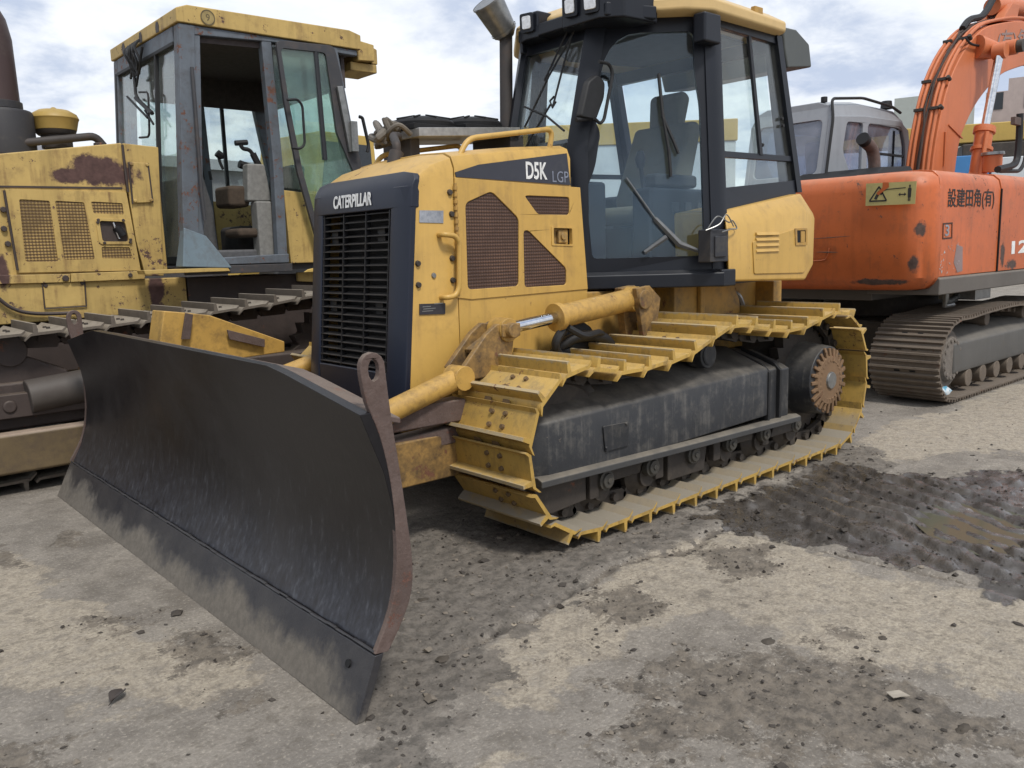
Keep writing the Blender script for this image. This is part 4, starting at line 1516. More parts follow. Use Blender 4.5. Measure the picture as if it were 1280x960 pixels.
off = .03
W = lambda x, z: Vector((wsx((0, 0, z)) + off, x, z))
wiper([[W(.22, 2.48), W(.05, 2.24), W(-.09, 1.98)], [W(.20, 2.48), W(.16, 2.30), W(.12, 2.06)], [W(.15, 2.47), W(.02, 2.22)], [W(-.12, 2.10), W(.08, 2.02), W(.24, 1.92)], [W(.10, 2.08), W(-.02, 1.92), W(-.10, 1.80)],
       [W(.12, 2.12), W(.09, 2.10), W(.12, 2.06), W(.14, 2.09)]], .006)
D = lambda u, z: doorp(u, z, .02)
wiper([[D(.60, 2.20), D(.64, 2.0), D(.69, 1.80), D(.70, 1.66)], [D(.64, 1.98), D(.73, 1.84), D(.76, 1.78)]], .010)
b = MB()
b.tube([D(.38, 1.66), D(.58, 1.44)], .006, 6)
b.tube([D(.58, 1.44), D(.75, 1.30), D(.90, 1.255)], [.014, .02, .01], 6)
b.tube([D(.66, 1.34), D(.50, 1.26)], [.016, .012], 6)
b.build('door_wiper', M['grey_plastic'], cab, bevel=0)
# interior: seat, console, levers
b = MB()
b.xz([(-.52, 1.42), (-.05, 1.42), (-.02, 1.47), (-.04, 1.53), (-.5, 1.53)], -.23, .29)
b.xz([(-.42, 1.50), (-.56, 1.50), (-.72, 2.02), (-.68, 2.06), (-.60, 2.05), (-.40, 1.6)], -.20, .26)
seat = b.build('seat', M['tan_seat'], cab, bevel=.05, seg=4)
b = MB()
b.xz([(-.62, 2.03), (-.68, 2.03), (-.74, 2.22), (-.69, 2.26), (-.63, 2.24)], -.10, .16)
b.build('headrest', M['tan_seat'], cab, bevel=.04, seg=4)
b = MB()
b.box(-.62, .05, .33, .47, 1.13, 1.62)
b.box(-.62, .05, -.41, -.27, 1.13, 1.62)
b.box(-.45, -.10, -.15, .2, 1.13, 1.42)
b.box(.18, .44, -.2, .26, 1.13, 1.66)
b.xz([(-1.02, 1.14), (-.66, 1.14), (-.72, 1.58), (-1.02, 1.62)], -.55, .62)
b.build('console', M['interior'], cab, bevel=.02)
b = MB()
for x, y in ((.02, .40), (.0, -.34)):
    b.tube([(x, y, 1.60), (x + .03, y, 1.74)], [.014, .012], 8)
    b.tube([(x + .03, y, 1.73), (x + .035, y, 1.78), (x + .03, y, 1.82)], [.02, .03, .02], 10)
b.build('control_lever', M['rubber'], cab, bevel=0)

b = MB()
b.box(-.40, -.02, .36, .46, 1.625, 1.70)
b.box(-.40, -.02, -.40, -.29, 1.625, 1.70)
b.build('arm_rest', plain('worn_arm_rest', (.05, .048, .045), .8), cab, bevel=.02)
b = MB()
b.xz([(.30, 1.66), (.42, 1.66), (.40, 1.86), (.36, 1.90)], -.10, .14)
for k in range(4):
    b.box(-.55 + .12 * k, -.49 + .12 * k, .475, .482, 1.48, 1.54)
b.build('instrument_panel', plain('panel_grey', (.06, .062, .068), .5), cab, bevel=.01)
b = MB()
b.tube([(.28, .16, 1.14), (.24, .17, 1.34), (.16, .17, 1.40)], .014, 8)
b.box(.10, .20, .12, .24, 1.40, 1.415)
b.tube([(.10, .40, 1.15), (.0, .44, 1.20), (-.2, .44, 1.18)], .02, 8)
b.tube([(.2, -.1, 1.15), (.1, .2, 1.19), (.05, .36, 1.17)], .016, 8)
b.build('pedal', M['rubber'], cab, bevel=0)
b = MB()
b.box(-.50, -.30, .4705, .473, 1.30, 1.40)
b.build('paper_label', plain('faded_label', (.45, .44, .38), .7), cab, bevel=0)
# tracks -------------------------------------------------------------------
PATH = [(-.92, .062), (-.4, .06), (.1, .06), (.6, .06), (1.10, .06), (1.28, .072), (1.40, .118), (1.475, .185), (1.545, .28), (1.578, .40), (1.575, .53), (1.53, .635), (1.455, .72), (1.35, .775), (1.24, .792), (1.14, .775), (1.02, .752),
        (.90, .747), (.753, .755), (.545, .775), (.392, .818), (.211, .875), (.06, .882), (-.141, .848), (-.324, .825), (-.50, .821), (-.68, .847), (-.79, .872), (-.93, .876), (-1.06, .846),
        (-1.19, .755), (-1.265, .62), (-1.29, .46), (-1.265, .30), (-1.18, .165), (-1.06, .085)]
PATH = PATH
SHOE = shoe_shape(.177, .55, .052, .015).mesh('shoe', [M['yellow_shoe'], M['shoe_bolt']])
for yc in (.825, 2 * YM - .825):
    ch = make_track(DZ, PATH, yc, .55, .177, SHOE, M['steel'], phase=.04)
for sd in (1, -1):
    f = (lambda p: Vector(p)) if sd > 0 else mir
    Y = lambda v: f((0, v, 0)).y
    # track frame cover
    b = MB()
    sec = [(1.015, .300), (1.015, .556), (1.003, .572), (.74, .675), (.62, .675), (.62, .300)]
    rings = []
    for x, dz in ((1.460, -.008), (1.40, 0), (.4, .022), (-.30, .038)):
        rings.append([f((x, y - (.05 if x > 1.4 else 0), z + dz)) for y, z in sec])
    b.loft(rings)
    fr = b.build('track_frame', M['frame'], DZ, bevel=.009, seg=2)
    b = MB()
    for x0, x1, zt in ((-.31, -.415, .612), (-.425, -.545, .602)):
        b.yz([(f((0, y, 0)).y, z) for y, z in ((1.0, .30), (1.0, zt - .02), (.96, zt), (.76, zt + .07), (.62, zt + .07), (.62, .3))], x1, x0)
    b.build('frame_rear_cover', M['frame'], fr, bevel=.010, seg=2)
    b = MB()
    for x in (-.305, -.42):
        b.yz([(f((0, y, 0)).y, z) for y, z in ((1.022, .30), (1.022, .585), (.98, .625), (.76, .70), (.76, .66), (.99, .60), (1.0, .3))], x - .010, x + .010)
    b.build('frame_strap', M['rubber'], fr, bevel=.003)
    b = MB()
    b.loft([[f((x, y, z + dz)) for y, z in ((1.05, .288), (1.05, .318), (1.02, .330), (.95, .318), (.95, .288))] for x, dz in ((1.475, .012), (.4, -.008), (-.60, -.022))])
    b.build('frame_ledge', paint('ledge_grey', (.062, .061, .06), .6, vary=.3, dirt=.4, dust=.5, streak=.2), fr, bevel=.005)
    b = MB()
    q = rnd([f(p) for p in [V(1.064, 1.018, 0.499), V(0.889, 1.018, 0.493), V(0.890, 1.018, 0.379), V(1.050, 1.018, 0.378)]], .01)
    b.ext(q, (0, .006 * sd, 0))
    b.dots([f(p) for p in [V(1.046, 1.020, 0.396), V(0.908, 1.020, 0.485)]], .008, .010, (0, sd, 0))
    b.build('inspection_cover', M['frame'], fr, bevel=.003)
    # rollers and guards
    for i in range(6):
        b = MB()
        x = 1.02 - i * .33
        b.lathe([(.02, 0), (.075, .0), (.105, .03), (.105, .06), (.075, .07), (.075, .15), (.105, .16), (.105, .19), (.07, .22), (.055, .23), (.055, .25), (.02, .25)],
                (x, Y(.98) if sd < 0 else .72, .185), 'y', 22)
        b.build('roller', M['steel'], fr, bevel=.003)
    for i in range(6):
        x = 1.02 - i * .33
        b = MB()
        b.tube([f((x, .972, .235)), f((x, 1.005, .235)), f((x, 1.006, .235)), f((x, 1.018, .235))], [.048, .048, .036, .034], 18)
        b.cyl(f((x, 1.018, .235)), f((x, 1.024, .235)), .014, None, 6)
        b.build('roller_cap', M['cap'], fr, bevel=.003)
    b = MB()
    b.xz([(1.46, .29), (1.44, .17), (1.36, .15), (1.14, .165), (1.14, .29)], *sorted((Y(.90), Y(.985))))
    b.xz([(.55, .285), (.55, .13), (.25, .13), (.22, .285)], *sorted((Y(.93), Y(.985))))
    b.xz([(-.40, .27), (-.36, .20), (-.62, .20), (-.66, .27)], *sorted((Y(.92), Y(1.0))))
    for x in (1.09, .62, .14, -.33):
        b.box(x - .03, x + .03, *sorted((Y(.95), Y(.99))), .16, .29)
    b.box(-.62, 1.40, *sorted((Y(.68), Y(.80))), .12, .30)
    for x in (.86, .34, -.10):
        b.xz([(x - .13, .292), (x - .10, .215), (x + .10, .215), (x + .13, .292)], *sorted((Y(.955), Y(.982))))
    b.build('roller_guard', M['steel'], fr, bevel=.006)
    # idler, sprocket, final drive
    b = MB()
    b.lathe([(.05, 0), (.27, .0), (.29, .02), (.33, .03), (.33, .05), (.35, .06), (.35, .10), (.33, .11), (.33, .13), (.29, .14), (.27, .16), (.05, .16)], (1.215, Y(.905) if sd < 0 else .745, .425), 'y', 36)
    b.build('idler', M['steel'], DZ, bevel=0)
    b = MB()
    teeth = []
    for k in range(50):
        r = .355 if k % 2 else .30
        a = k * 2 * PI / 50
        teeth.append((-.93 + r * math.cos(a), Y(.83) - .03, .465 + r * math.sin(a)))
    b.ext(teeth, (0, .06, 0))
    b.build('sprocket', M['steel'], DZ, bevel=0)
    b = MB()
    b.tube([f((-.93, .50, .465)), f((-.93, .80, .465)), f((-.93, .86, .465)), f((-.93, 1.03, .465))], [.27, .27, .225, .205], 32)
    fd = b.build('final_drive', M['frame'], DZ, bevel=.008)
    b = MB()
    c0, c1 = f((-.93, 1.028, .465)), f((-.93, 1.05, .465))
    b.tube([c0, c1], [.155, .145], 28)
    for k in range(24):
        a = k * 2 * PI / 24
        dv = Vector((math.cos(a), 0, math.sin(a)))
        b.beam(c0 + dv * .11 + Vector((0, .014 * sd, 0)), c0 + dv * random.uniform(.190, .205) + Vector((0, .001 * sd, 0)), random.uniform(.018, .026), random.uniform(.022, .03), (0, 1, 0))
        if k % 2:
            b.cyl(c0 + dv * .178, c0 + dv * .178 + Vector((0, .018 * sd, 0)), .013, None, 8)
    b.build('hub_cover', M['rust_tan'], fd, bevel=.004)
    b = MB()
    b.tube([f((-.93, 1.045, .465)), f((-.93, 1.062, .465))], [.055, .05], 20)
    b.build('hub_cap', M['galv'], fd, bevel=.003)
    b = MB()
    b.tube([f((.174, .62, .725)), f((.174, .86, .725)), f((.174, .861, .725)), f((.174, .955, .725))], [.05, .05, .075, .07], 20)
    b.tube([f((.174, .955, .725)), f((.174, .965, .725))], [.055, .05], 16)
    b.box(.12, .23, *sorted((Y(.62), Y(.70))), .60, .78)
    b.build('carrier_roller', M['frame'], DZ, bevel=.006)


# ----------------------------------------------------------------- the old bulldozer on the left
LY = -3.225                                        # centre line
OD = thing('bulldozer', 'old rust-stained yellow bulldozer on the left with a grey cab and open door', 'bulldozer', (1.9, LY, 0))
OLDY = (.54, .375, .125)
oy = paint('old_yellow_paint', OLDY, .6, vary=.3, dirt=.42, dirtcol=(.13, .075, .04), streak=.6, rust=.30, rustcol=(.055, .030, .026), dust=.15, bump=.25, chips=.85, runs=((.15, .08, .035), .75),
           patches=[((1.98, -2.7, 1.905), (.22, .25, .10)), ((2.2, -2.7, 1.87), (.14, .2, .05)), ((1.72, -2.7, 1.10), (.05, .2, .14)), ((2.66, -2.7, 1.25), (.04, .2, .10))])
og = paint('old_grey_blue_paint', (.13, .15, .175), .6, vary=.35, dirt=.55, dirtcol=(.055, .045, .04), streak=.5, rust=.20, bump=.25, chips=1.)
od = paint('old_dark_frame', (.055, .055, .06), .6, vary=.35, dirt=.5, dirtcol=(.10, .075, .06), streak=.35, rust=.25)
omesh = mesh_screen('old_yellow_mesh', (.38, .25, .085), (.10, .06, .025), .02)
oshoe = paint('dusty_track_shoe', (.15, .125, .10), .7, vary=.3, dirt=.5, dirtcol=(.07, .055, .045), rust=.3, streak=0, dust=.7, dustcol=(.30, .265, .215), bump=.35, scale=2)
obrown = paint('oily_brown_steel', (.065, .048, .042), .6, vary=.4, dirt=.5, dirtcol=(.035, .03, .028), rust=.35, streak=.2, dust=.35, dustcol=(.20, .16, .12), bump=.35, scale=2)
opush = paint('worn_push_arm', (.16, .115, .06), .6, vary=.4, dirt=.6, dirtcol=(.07, .05, .038), rust=.4, streak=.2, dust=.8, dustcol=(.36, .28, .22))

mo = lambda p: Vector((p[0], 2 * LY - p[1], p[2]))
yH = -2.70
# hood with panels
b = MB()
prof = [(3.55, .95), (3.55, 1.80)] + [(p[0], p[2]) for p in [V(2.596, -2.700, 1.993), V(1.853, -2.700, 2.104)]] + [(1.845, .95)]
b.ext([(x, yH - .001, z) for x, z in prof], (0, .03 - 2 * (yH - LY) + .0, 0)) if False else None
b.ext([(x, yH, z) for x, z in prof], (0, -.04, 0))
b.ext([(x, 2 * LY - yH, z) for x, z in prof], (0, .04, 0))
tz = lambda x: 2.108 - (x - 1.84) * .152
b.loft([[Vector((x, y, tz(x) + dz)) for y, dz in ((yH - .0405, -.12), (yH - .0405, -.035), (yH - .10, -.002), (2 * LY - yH + .10, -.002), (2 * LY - yH + .0405, -.035), (2 * LY - yH + .0405, -.12))] for x in (1.845, 3.52)])
b.box(3.50, 3.55, 2 * LY - yH, yH, .95, 1.80)
hood = b.build('engine_hood', oy, OD, bevel=.008)
MB().box(1.90, 3.48, 2 * LY - yH + .06, yH - .06, .7, 1.80).build('engine_bay', M['void'], OD, bevel=0)
# seams on the side
b = MB()
b.ext([V(2.792, -2.697, 1.792), V(1.883, -2.697, 1.804), V(1.879, -2.697, 1.791), V(2.793, -2.697, 1.780)], (0, .002, 0))
b.build('hood_seam', obrown, hood, bevel=0)
# engine door with four screens and an oval latch opening
q1 = rnd([V(2.523, -2.680, 1.710), V(2.347, -2.680, 1.703), V(2.336, -2.680, 1.308), V(2.529, -2.680, 1.313)], .012)
q2 = rnd([V(2.314, -2.680, 1.704), V(2.139, -2.680, 1.696), V(2.107, -2.680, 1.317), V(2.296, -2.680, 1.317)], .012)
q3 = rnd([V(2.094, -2.680, 1.702), V(1.894, -2.680, 1.694), V(1.890, -2.680, 1.618), V(2.086, -2.680, 1.623)], .01)
q4 = rnd([V(2.058, -2.680, 1.397), V(1.875, -2.680, 1.393), V(1.861, -2.680, 1.316), V(2.060, -2.680, 1.321)], .01)
q5 = rnd([V(2.056, -2.680, 1.575), V(1.890, -2.680, 1.567), V(1.877, -2.680, 1.432), V(2.049, -2.680, 1.435)], .02)
b = MB()
b.plate([V(2.597, -2.680, 1.774), V(1.860, -2.680, 1.766), V(1.815, -2.680, 1.230), V(2.582, -2.680, 1.243)], [q1, q2, q3, q4, q5], (0, -.018, 0))
dr = b.build('engine_door', oy, OD, bevel=.004)
b = MB()
for q in (q1, q2, q3, q4):
    b.ext([p + Vector((0, -.006, 0)) for p in q], (0, -.004, 0))
b.build('mesh_screen', omesh, dr, bevel=0)
b = MB()
b.ext([p + Vector((0, -.014, 0)) for p in q5], (0, -.003, 0))
b.build('latch_recess', obrown, dr, bevel=0)
b = MB()
c5 = sum(q5, Vector()) / len(q5)
b.plate([c5 + (p - c5) * 1.28 + Vector((0, .008, 0)) for p in q5], [[p + Vector((0, .008, 0)) for p in q5]], (0, -.008, 0))
b.build('latch_frame', oy, dr, bevel=.002)
b = MB()
b.dots([c5 + (q5[i] - c5) * 1.15 + Vector((0, .008, 0)) for i in (0, 5, 10, 15, 2, 12)], .011, .008, (0, 1, 0))
b.build('latch_bolt', obrown, dr, bevel=0)
b = MB()
b.tube([c5 + Vector((.0, .0, .06)), c5 + Vector((-.03, .0, -.05))], .007, 8)
b.build('latch_pull', M['chrome'], dr, bevel=0)
b = MB()
b.tube([c5 + Vector((-.02, -.01, .03)), c5 + Vector((-.06, -.005, -.03))], [.03, .03], 10)
b.build('latch_body', M['void'], dr, bevel=0)
b = MB()
b.tube([V(2.603, -2.675, 1.763), V(2.581, -2.675, 1.259)], .008, 8)
b.dots([V(2.618, -2.690, 1.644), V(2.627, -2.690, 1.524), V(2.615, -2.690, 1.428)], .02, .014, (0, 1, 0))
b.build('door_hinge', obrown, OD, bevel=0)
# rail under the door, side plate, small cover
b = MB()
b.ext([V(2.943, -2.668, 1.237), V(2.274, -2.668, 1.223), V(2.280, -2.668, 1.168), V(2.949, -2.668, 1.179)], (0, -.03, 0))
b.ext([V(2.271, -2.660, 1.226), V(1.794, -2.660, 1.227), V(1.795, -2.660, 1.168), V(2.277, -2.660, 1.169)], (0, -.038, 0))
b.build('hood_rail', oy, OD, bevel=.004)
b = MB()
b.dots([V(2.308, -2.660, 1.196)], .022, .006, (0, 1, 0))
b.dots([V(1.896, -2.655, 1.200)], .016, .008, (0, 1, 0))
b.build('rail_bolt', obrown, OD, bevel=0)
b = MB()
b.ext([(3.6, -2.69, .90), (3.6, -2.69, 1.18), (1.50, -2.69, 1.17), (1.50, -2.69, .93)], (0, -.05, 0))
b.build('lower_body', oy, OD, bevel=.01)
b = MB()
b.box(.40, 3.5, -3.75, -2.75, .45, 1.15)
b.ext([(1.49, -2.70, .60), (1.49, -2.70, 1.165), (.45, -2.70, 1.16), (.45, -2.70, .60)], (0, -.045, 0))
b.build('main_frame', obrown, OD, bevel=.01)
b = MB()
b.ext([(.62, -2.66, 1.10), (.62, -2.66, 1.17), (.40, -2.66, 1.17), (.40, -2.66, 1.08)], (0, -.03, 0))
b.build('frame_bracket', oy, OD, bevel=.004)
b = MB()
b.ext(rnd([V(2.441, -2.682, 1.164), V(2.192, -2.682, 1.169), V(2.198, -2.682, 1.007), V(2.443, -2.682, 1.007)], .008), (0, -.006, 0))
cv = b.build('inspection_cover', oy, OD, bevel=.003)
b = MB()
qq = [V(2.446, -2.680, 1.170), V(2.187, -2.680, 1.174), V(2.194, -2.680, 1.001), V(2.449, -2.680, 1.002)]
for i in range(4):
    b.tube([qq[i], qq[(i + 1) % 4]], .0045, 6)
b.dots([V(2.428, -2.682, 1.153), V(2.203, -2.682, 1.159)], .014, .006, (0, 1, 0))
b.build('cover_seam', obrown, cv, bevel=0)
MB().tube(spline([V(2.742, -2.660, 1.123), V(2.642, -2.660, 1.020), V(2.508, -2.660, 0.975), V(2.268, -2.660, 0.963)], 6), .012, 8).build('loose_cable', obrown, OD, bevel=0)
# scuttle between hood and cab, with a bolted cover
b = MB()
b.ext([V(1.849, -2.690, 2.101), V(1.610, -2.690, 2.087), V(1.655, -2.690, 1.185), V(1.783, -2.690, 1.190), V(1.824, -2.690, 1.443), V(1.844, -2.690, 1.794)], (0, -.06, 0))
b.box(1.60, 1.84, -3.75, -2.76, 1.2, 2.10)
sc = b.build('cab_scuttle', oy, OD, bevel=.006)
b = MB()
b.ext(rnd([V(1.818, -2.685, 1.973), V(1.700, -2.685, 1.973), V(1.692, -2.685, 1.703), V(1.823, -2.685, 1.696)], .008), (0, .012, 0))
b.dots([V(1.812, -2.672, 1.961), V(1.705, -2.672, 1.960), V(1.700, -2.672, 1.719), V(1.809, -2.672, 1.712)], .014, .008, (0, 1, 0))
b.build('scuttle_cover', oy, sc, bevel=.004)
b = MB()
b.tube([V(1.856, -2.680, 2.088), V(1.849, -2.680, 1.771)], .009, 6)
b.tube([V(1.826, -2.675, 1.972), V(1.827, -2.675, 1.690)], .006, 6)
b.tube([V(1.698, -2.675, 1.972), V(1.690, -2.675, 1.703)], .006, 6)
b.build('scuttle_seam', obrown, sc, bevel=0)
# stack, muffler, precleaner, pipe
b = MB()
b.lathe([(.20, 0), (.20, .28), (.19, .30), (.14, .31)], (2.47, -3.2, 2.03), 'z', 24)
b.lathe([(.142, .31), (.142, .36)], (2.47, -3.2, 2.03), 'z', 24)
mf = b.build('muffler', paint('muffler_grey', (.034, .033, .036), .6, vary=.2, dirt=.4, streak=.2, rust=.15), OD, bevel=.004)
b = MB()
b.tube([(2.47, -3.2, 2.38), (2.47, -3.2, 2.80), (2.485, -3.2, 2.90), (2.52, -3.2, 2.98), (2.58, -3.2, 3.03)], [.128, .122, .118, .112, .10], 22)
b.build('exhaust_stack', paint('brown_exhaust', (.075, .048, .045), .5, metal=.3, vary=.4, dirt=.4, rust=.35, streak=.3), OD, bevel=0)
b = MB()
b.lathe([(.10, 0), (.10, .09), (.115, .09), (.125, .10), (.135, .13)], (2.135, -3.2, 2.10), 'z', 24)
pc = b.build('precleaner', M['stack'], OD, bevel=.002)
b = MB()
b.lathe([(.135, .125), (.15, .19), (.155, .20), (.158, .205), (.145, .235), (.10, .262), (.03, .27), (.01, .285)], (2.135, -3.2, 2.10), 'z', 28)
b.build('precleaner_cap', paint('cap_yellow', (.40, .27, .075), .5, vary=.25, dirt=.4, dirtcol=(.12, .08, .04), streak=.2), pc, bevel=.003)
MB().tube(bend([(3.1, -3.05, 2.02), (2.45, -3.05, 2.10), (1.92, -3.05, 2.185), (1.87, -3.05, 2.12)], .05), .028, 10).build('hood_pipe', M['stack'], OD, bevel=0)
MB().box(1.88, 1.93, -3.08, -3.02, 2.03, 2.14).build('pipe_flange', obrown, OD, bevel=.004)

# cab ------------------------------------------------------------------
cy0, cy1 = -2.50, -3.95
FT, FB = Vector((1.465, cy0, 2.905)), Vector((1.575, cy0, 1.25))
fx = lambda z: FB.x + (FT.x - FB.x) * (z - 1.25) / 1.655
rx = lambda z: .045 + (z - 1.7) * .165
mc_ = lambda p: Vector((p[0], cy0 + cy1 - p[1], p[2]))
b = MB()
for f in (Vector, mc_):
    # front corner post
    b.loft([[f((fx(z) + dx, cy0 + dy, z)) for dx, dy in ((0, 0), (0, -.10), (-.05, -.10), (-.10, -.03), (-.115, -.0))] for z in (1.25, 2.905)])
    # door posts and header
    b.loft([[f((fx(z) - .105 + dx, cy0 - .012 + dy, z)) for dx, dy in ((0, 0), (0, -.05), (-.05, -.05), (-.05, 0))] for z in (1.27, 2.90)])
    b.loft([[f((x + dx, cy0 - .01 + dy, z)) for dx, dy in ((.06, 0), (.06, -.07), (-.02, -.07), (-.02, 0))] for x, z in ((.79, 1.25), (.775, 2.0), (.80, 2.905))])
    b.ext([f(p) for p in ((1.38, cy0 - .006, 2.84), (1.38, cy0 - .006, 2.905), (.05, cy0 - .006, 2.905), (.05, cy0 - .006, 2.86), (.77, cy0 - .006, 2.87))], (0, -.06 if f is Vector else .06, 0))
    # rear post
    b.loft([[f((rx(z) + dx, cy0 + dy, z)) for dx, dy in ((-.01, .0), (.11, .0), (.11, -.07), (-.01, -.07))] for z in (1.70, 2.905)])
    b.ext([f(p) for p in ((1.46, cy0 - .005, 1.25), (.76, cy0 - .005, 1.25), (.76, cy0 - .005, 1.32), (1.42, cy0 - .005, 1.30))], (0, -.07 if f is Vector else .07, 0))
# front frame: header, sill, mullion
b.loft([[Vector((fx(z) + .004, y, z)) for y, z in ((cy0 - .11, 2.79), (cy1 + .11, 2.79), (cy1 + .11, 2.905), (cy0 - .11, 2.905))], [Vector((fx(z) - .05, y, z)) for y, z in ((cy0 - .11, 2.79), (cy1 + .11, 2.79), (cy1 + .11, 2.905), (cy0 - .11, 2.905))]])
cab = b.build('cab', og, OD, bevel=.008)
b = MB()
for y in (-2.96, -3.88):
    b.loft([[Vector((fx(z) + .006 + dx, y + dy, z)) for dx, dy in ((0, 0), (0, -.028), (-.03, -.028), (-.03, 0))] for z in (1.30, 2.80)])
b.loft([[Vector((fx(2.785) + .008 + dx, y, z)) for dx, z in ((0, 2.775), (0, 2.80), (-.03, 2.80), (-.03, 2.775))] for y in (cy0 - .1, cy1 + .1)])
b.build('window_seal', M['rubber'], cab, bevel=.003)
# rear half: yellow side wall under the window, dark rear band, far wall
b = MB()
b.ext([(.74, cy0 - .02, 1.245), (.76, cy0 - .02, 1.80), (.06, cy0 - .02, 1.74), (.06, cy0 - .02, 1.245)], (0, -.05, 0))
b.ext([(.74, cy1 + .02, 1.245), (.76, cy1 + .02, 1.80), (.06, cy1 + .02, 1.74), (.06, cy1 + .02, 1.245)], (0, .05, 0))
b.box(.05, .09, cy1 + .08, cy0 - .08, 1.245, 1.80)
b.build('cab_side_wall', oy, cab, bevel=.006)
b = MB()
b.box(.10, 1.55, cy1 + .06, cy0 - .06, 1.20, 1.245)
b.box(.74, 1.56, cy0 - .055, cy0 - .0, 1.185, 1.245)
b.build('cab_floor', od, cab, bevel=.005)
b = MB()
b.ext([(1.40, cy0 - .05, 2.80), (.10, cy0 - .05, 2.86), (.10, cy1 + .05, 2.86), (1.40, cy1 + .05, 2.80)], (0, 0, .04))
b.ext([(.13, cy0 - .08, 2.62), (.13, cy0 - .08, 2.87), (.13, cy1 + .08, 2.87), (.13, cy1 + .08, 2.62)], (.03, 0, 0))
b.ext([(1.38, cy1 + .08, 2.60), (.15, cy1 + .08, 2.60), (.15, cy1 + .08, 2.87), (1.38, cy1 + .08, 2.87)], (0, .02, 0))
b.build('headliner', plain('old_headliner', (.075, .062, .06), .9), cab, bevel=0)
# roof
b = MB()
b.xz([(1.480, 2.908), (1.480, 3.0), (1.40, 3.03), (.12, 3.045), (.02, 3.02), (.02, 2.908)], cy0 + .012, cy1 - .012)
roof = b.build('cab_roof', oy, OD, bevel=.008)
b = MB()
b.xz([(.02, 2.84), (-.14, 2.85), (-.14, 2.98), (.03, 3.0)], cy0 - .05, cy0 - .42)
b.xz([(.06, 2.77), (-.19, 2.77), (-.19, 2.838), (.06, 2.838)], cy0 - .10, cy0 - .40)
b.xz([(-.141, 2.84), (-.20, 2.84), (-.20, 2.96), (-.141, 2.98)], cy0 - .10, cy0 - .40)
b.build('rear_lamp_box', oy, roof, bevel=.008)
b = MB()
b.xz([(.02, 2.84), (-.14, 2.85), (-.14, 2.98), (.03, 3.0)], cy1 + .05, cy1 + .42)
b.build('rear_lamp_box', oy, roof, bevel=.008)
for y in (-2.86, -3.22, -3.62):
    b = MB()
    b.ext([(1.4815, y - .03, 2.912), (1.4815, y + .026, 2.910), (1.4815, y + .035, 2.955), (1.4815, y + .012, 2.985), (1.4815, y - .02, 2.982), (1.4815, y - .036, 2.95)], (.0015, 0, 0))
    b.build('roof_rust_patch', obrown, roof, bevel=0)
q = Vector(V(1.261, -2.487, 2.965))
b = MB()
b.cyl(q, q + Vector((0, .003, 0)), .052, None, 24)
b.build('round_sticker', plain('worn_sticker', (.33, .25, .10), .6), roof, bevel=0)
sink = plain('faded_sticker_ink', (.13, .10, .05), .7)
b = MB()
ringo = [q + Vector((.052 * math.cos(a * PI / 14), .0035, .052 * math.sin(a * PI / 14))) for a in range(28)]
ringi = [q + Vector((.044 * math.cos(a * PI / 14), .0035, .044 * math.sin(a * PI / 14))) for a in range(28)]
b.plate(ringo, [ringi], (0, .001, 0))
b.build('sticker_ring', sink, roof, bevel=0)
lettering('sticker_figure', '9', q + Vector((.014, .0035, -.023)), (-1, 0, 0), (0, 0, 1), .046, .028, sink, roof, .0, .001)

# panes
b = MB()
for ya, yb in ((cy0 - .10, -2.955), (-2.985, -3.88)):
    b.ext([(fx(1.32) - .02, ya, 1.32), (fx(2.78) - .02, ya, 2.78), (fx(2.78) - .02, yb, 2.78), (fx(1.32) - .02, yb, 1.32)], (-.005, 0, 0))
b.build('windshield', M['old_glass'], cab, bevel=0)
b = MB()
b.ext([(1.34, cy1 + .03, 1.35), (.14, cy1 + .03, 1.35), (.18, cy1 + .03, 2.62), (1.30, cy1 + .03, 2.62)], (0, .005, 0))
b.build('far_window', M['old_glass'], cab, bevel=0)
b = MB()
for x in (.98, .60):
    b.box(x - .014, x + .014, cy1 + .02, cy1 + .05, 1.32, 2.62)
b.box(.14, 1.34, cy1 + .02, cy1 + .05, 1.30, 1.36)
b.build('far_window_frame', M['rubber'], cab, bevel=.002)
b = MB()
b.ext([(.75, cy0 - .04, 1.82), (.09, cy0 - .04, 1.77), (.20, cy0 - .04, 2.85), (.76, cy0 - .04, 2.86)], (0, -.005, 0))
b.ext([(.115, cy0 - .12, 1.82), (.115, cy1 + .12, 1.82), (.22, cy1 + .12, 2.62), (.22, cy0 - .12, 2.62)], (.005, 0, 0))
b.build('rear_window', M['old_glass'], cab, bevel=0)
# open door folded back against the rear half
yD = -2.42
dO = [V(0.788, -2.420, 2.867), V(0.304, -2.420, 2.891), V(0.251, -2.420, 2.643), V(0.207, -2.420, 2.346), V(0.083, -2.420, 1.889), V(0.084, -2.420, 1.412), V(0.457, -2.420, 1.305), V(0.561, -2.420, 1.418), V(0.686, -2.420, 1.929), V(0.753, -2.420, 2.419)]
dI = rnd([V(0.754, -2.420, 2.815), V(0.384, -2.420, 2.828), V(0.351, -2.420, 2.514), V(0.328, -2.420, 2.246), V(0.172, -2.420, 1.886), V(0.187, -2.420, 1.445), V(0.452, -2.420, 1.386), V(0.529, -2.420, 1.479), V(0.644, -2.420, 1.948), V(0.714, -2.420, 2.422)], .03)
b = MB()
b.plate(rnd(dO, .05), [dI], (0, -.03, 0))
door = b.build('cab_door', od, OD, bevel=.006)
b = MB()
b.ext([p + Vector((0, -.012, 0)) for p in dI], (0, -.005, 0))
b.build('door_window', glass('green_door_glass', (.82, .92, .87), .09, .05, (.30, .42, .36)), door, bevel=0)
b = MB()
b.beam(V(0.294, -2.400, 2.588), V(0.214, -2.400, 2.099), .05, .03, (0, 1, 0))
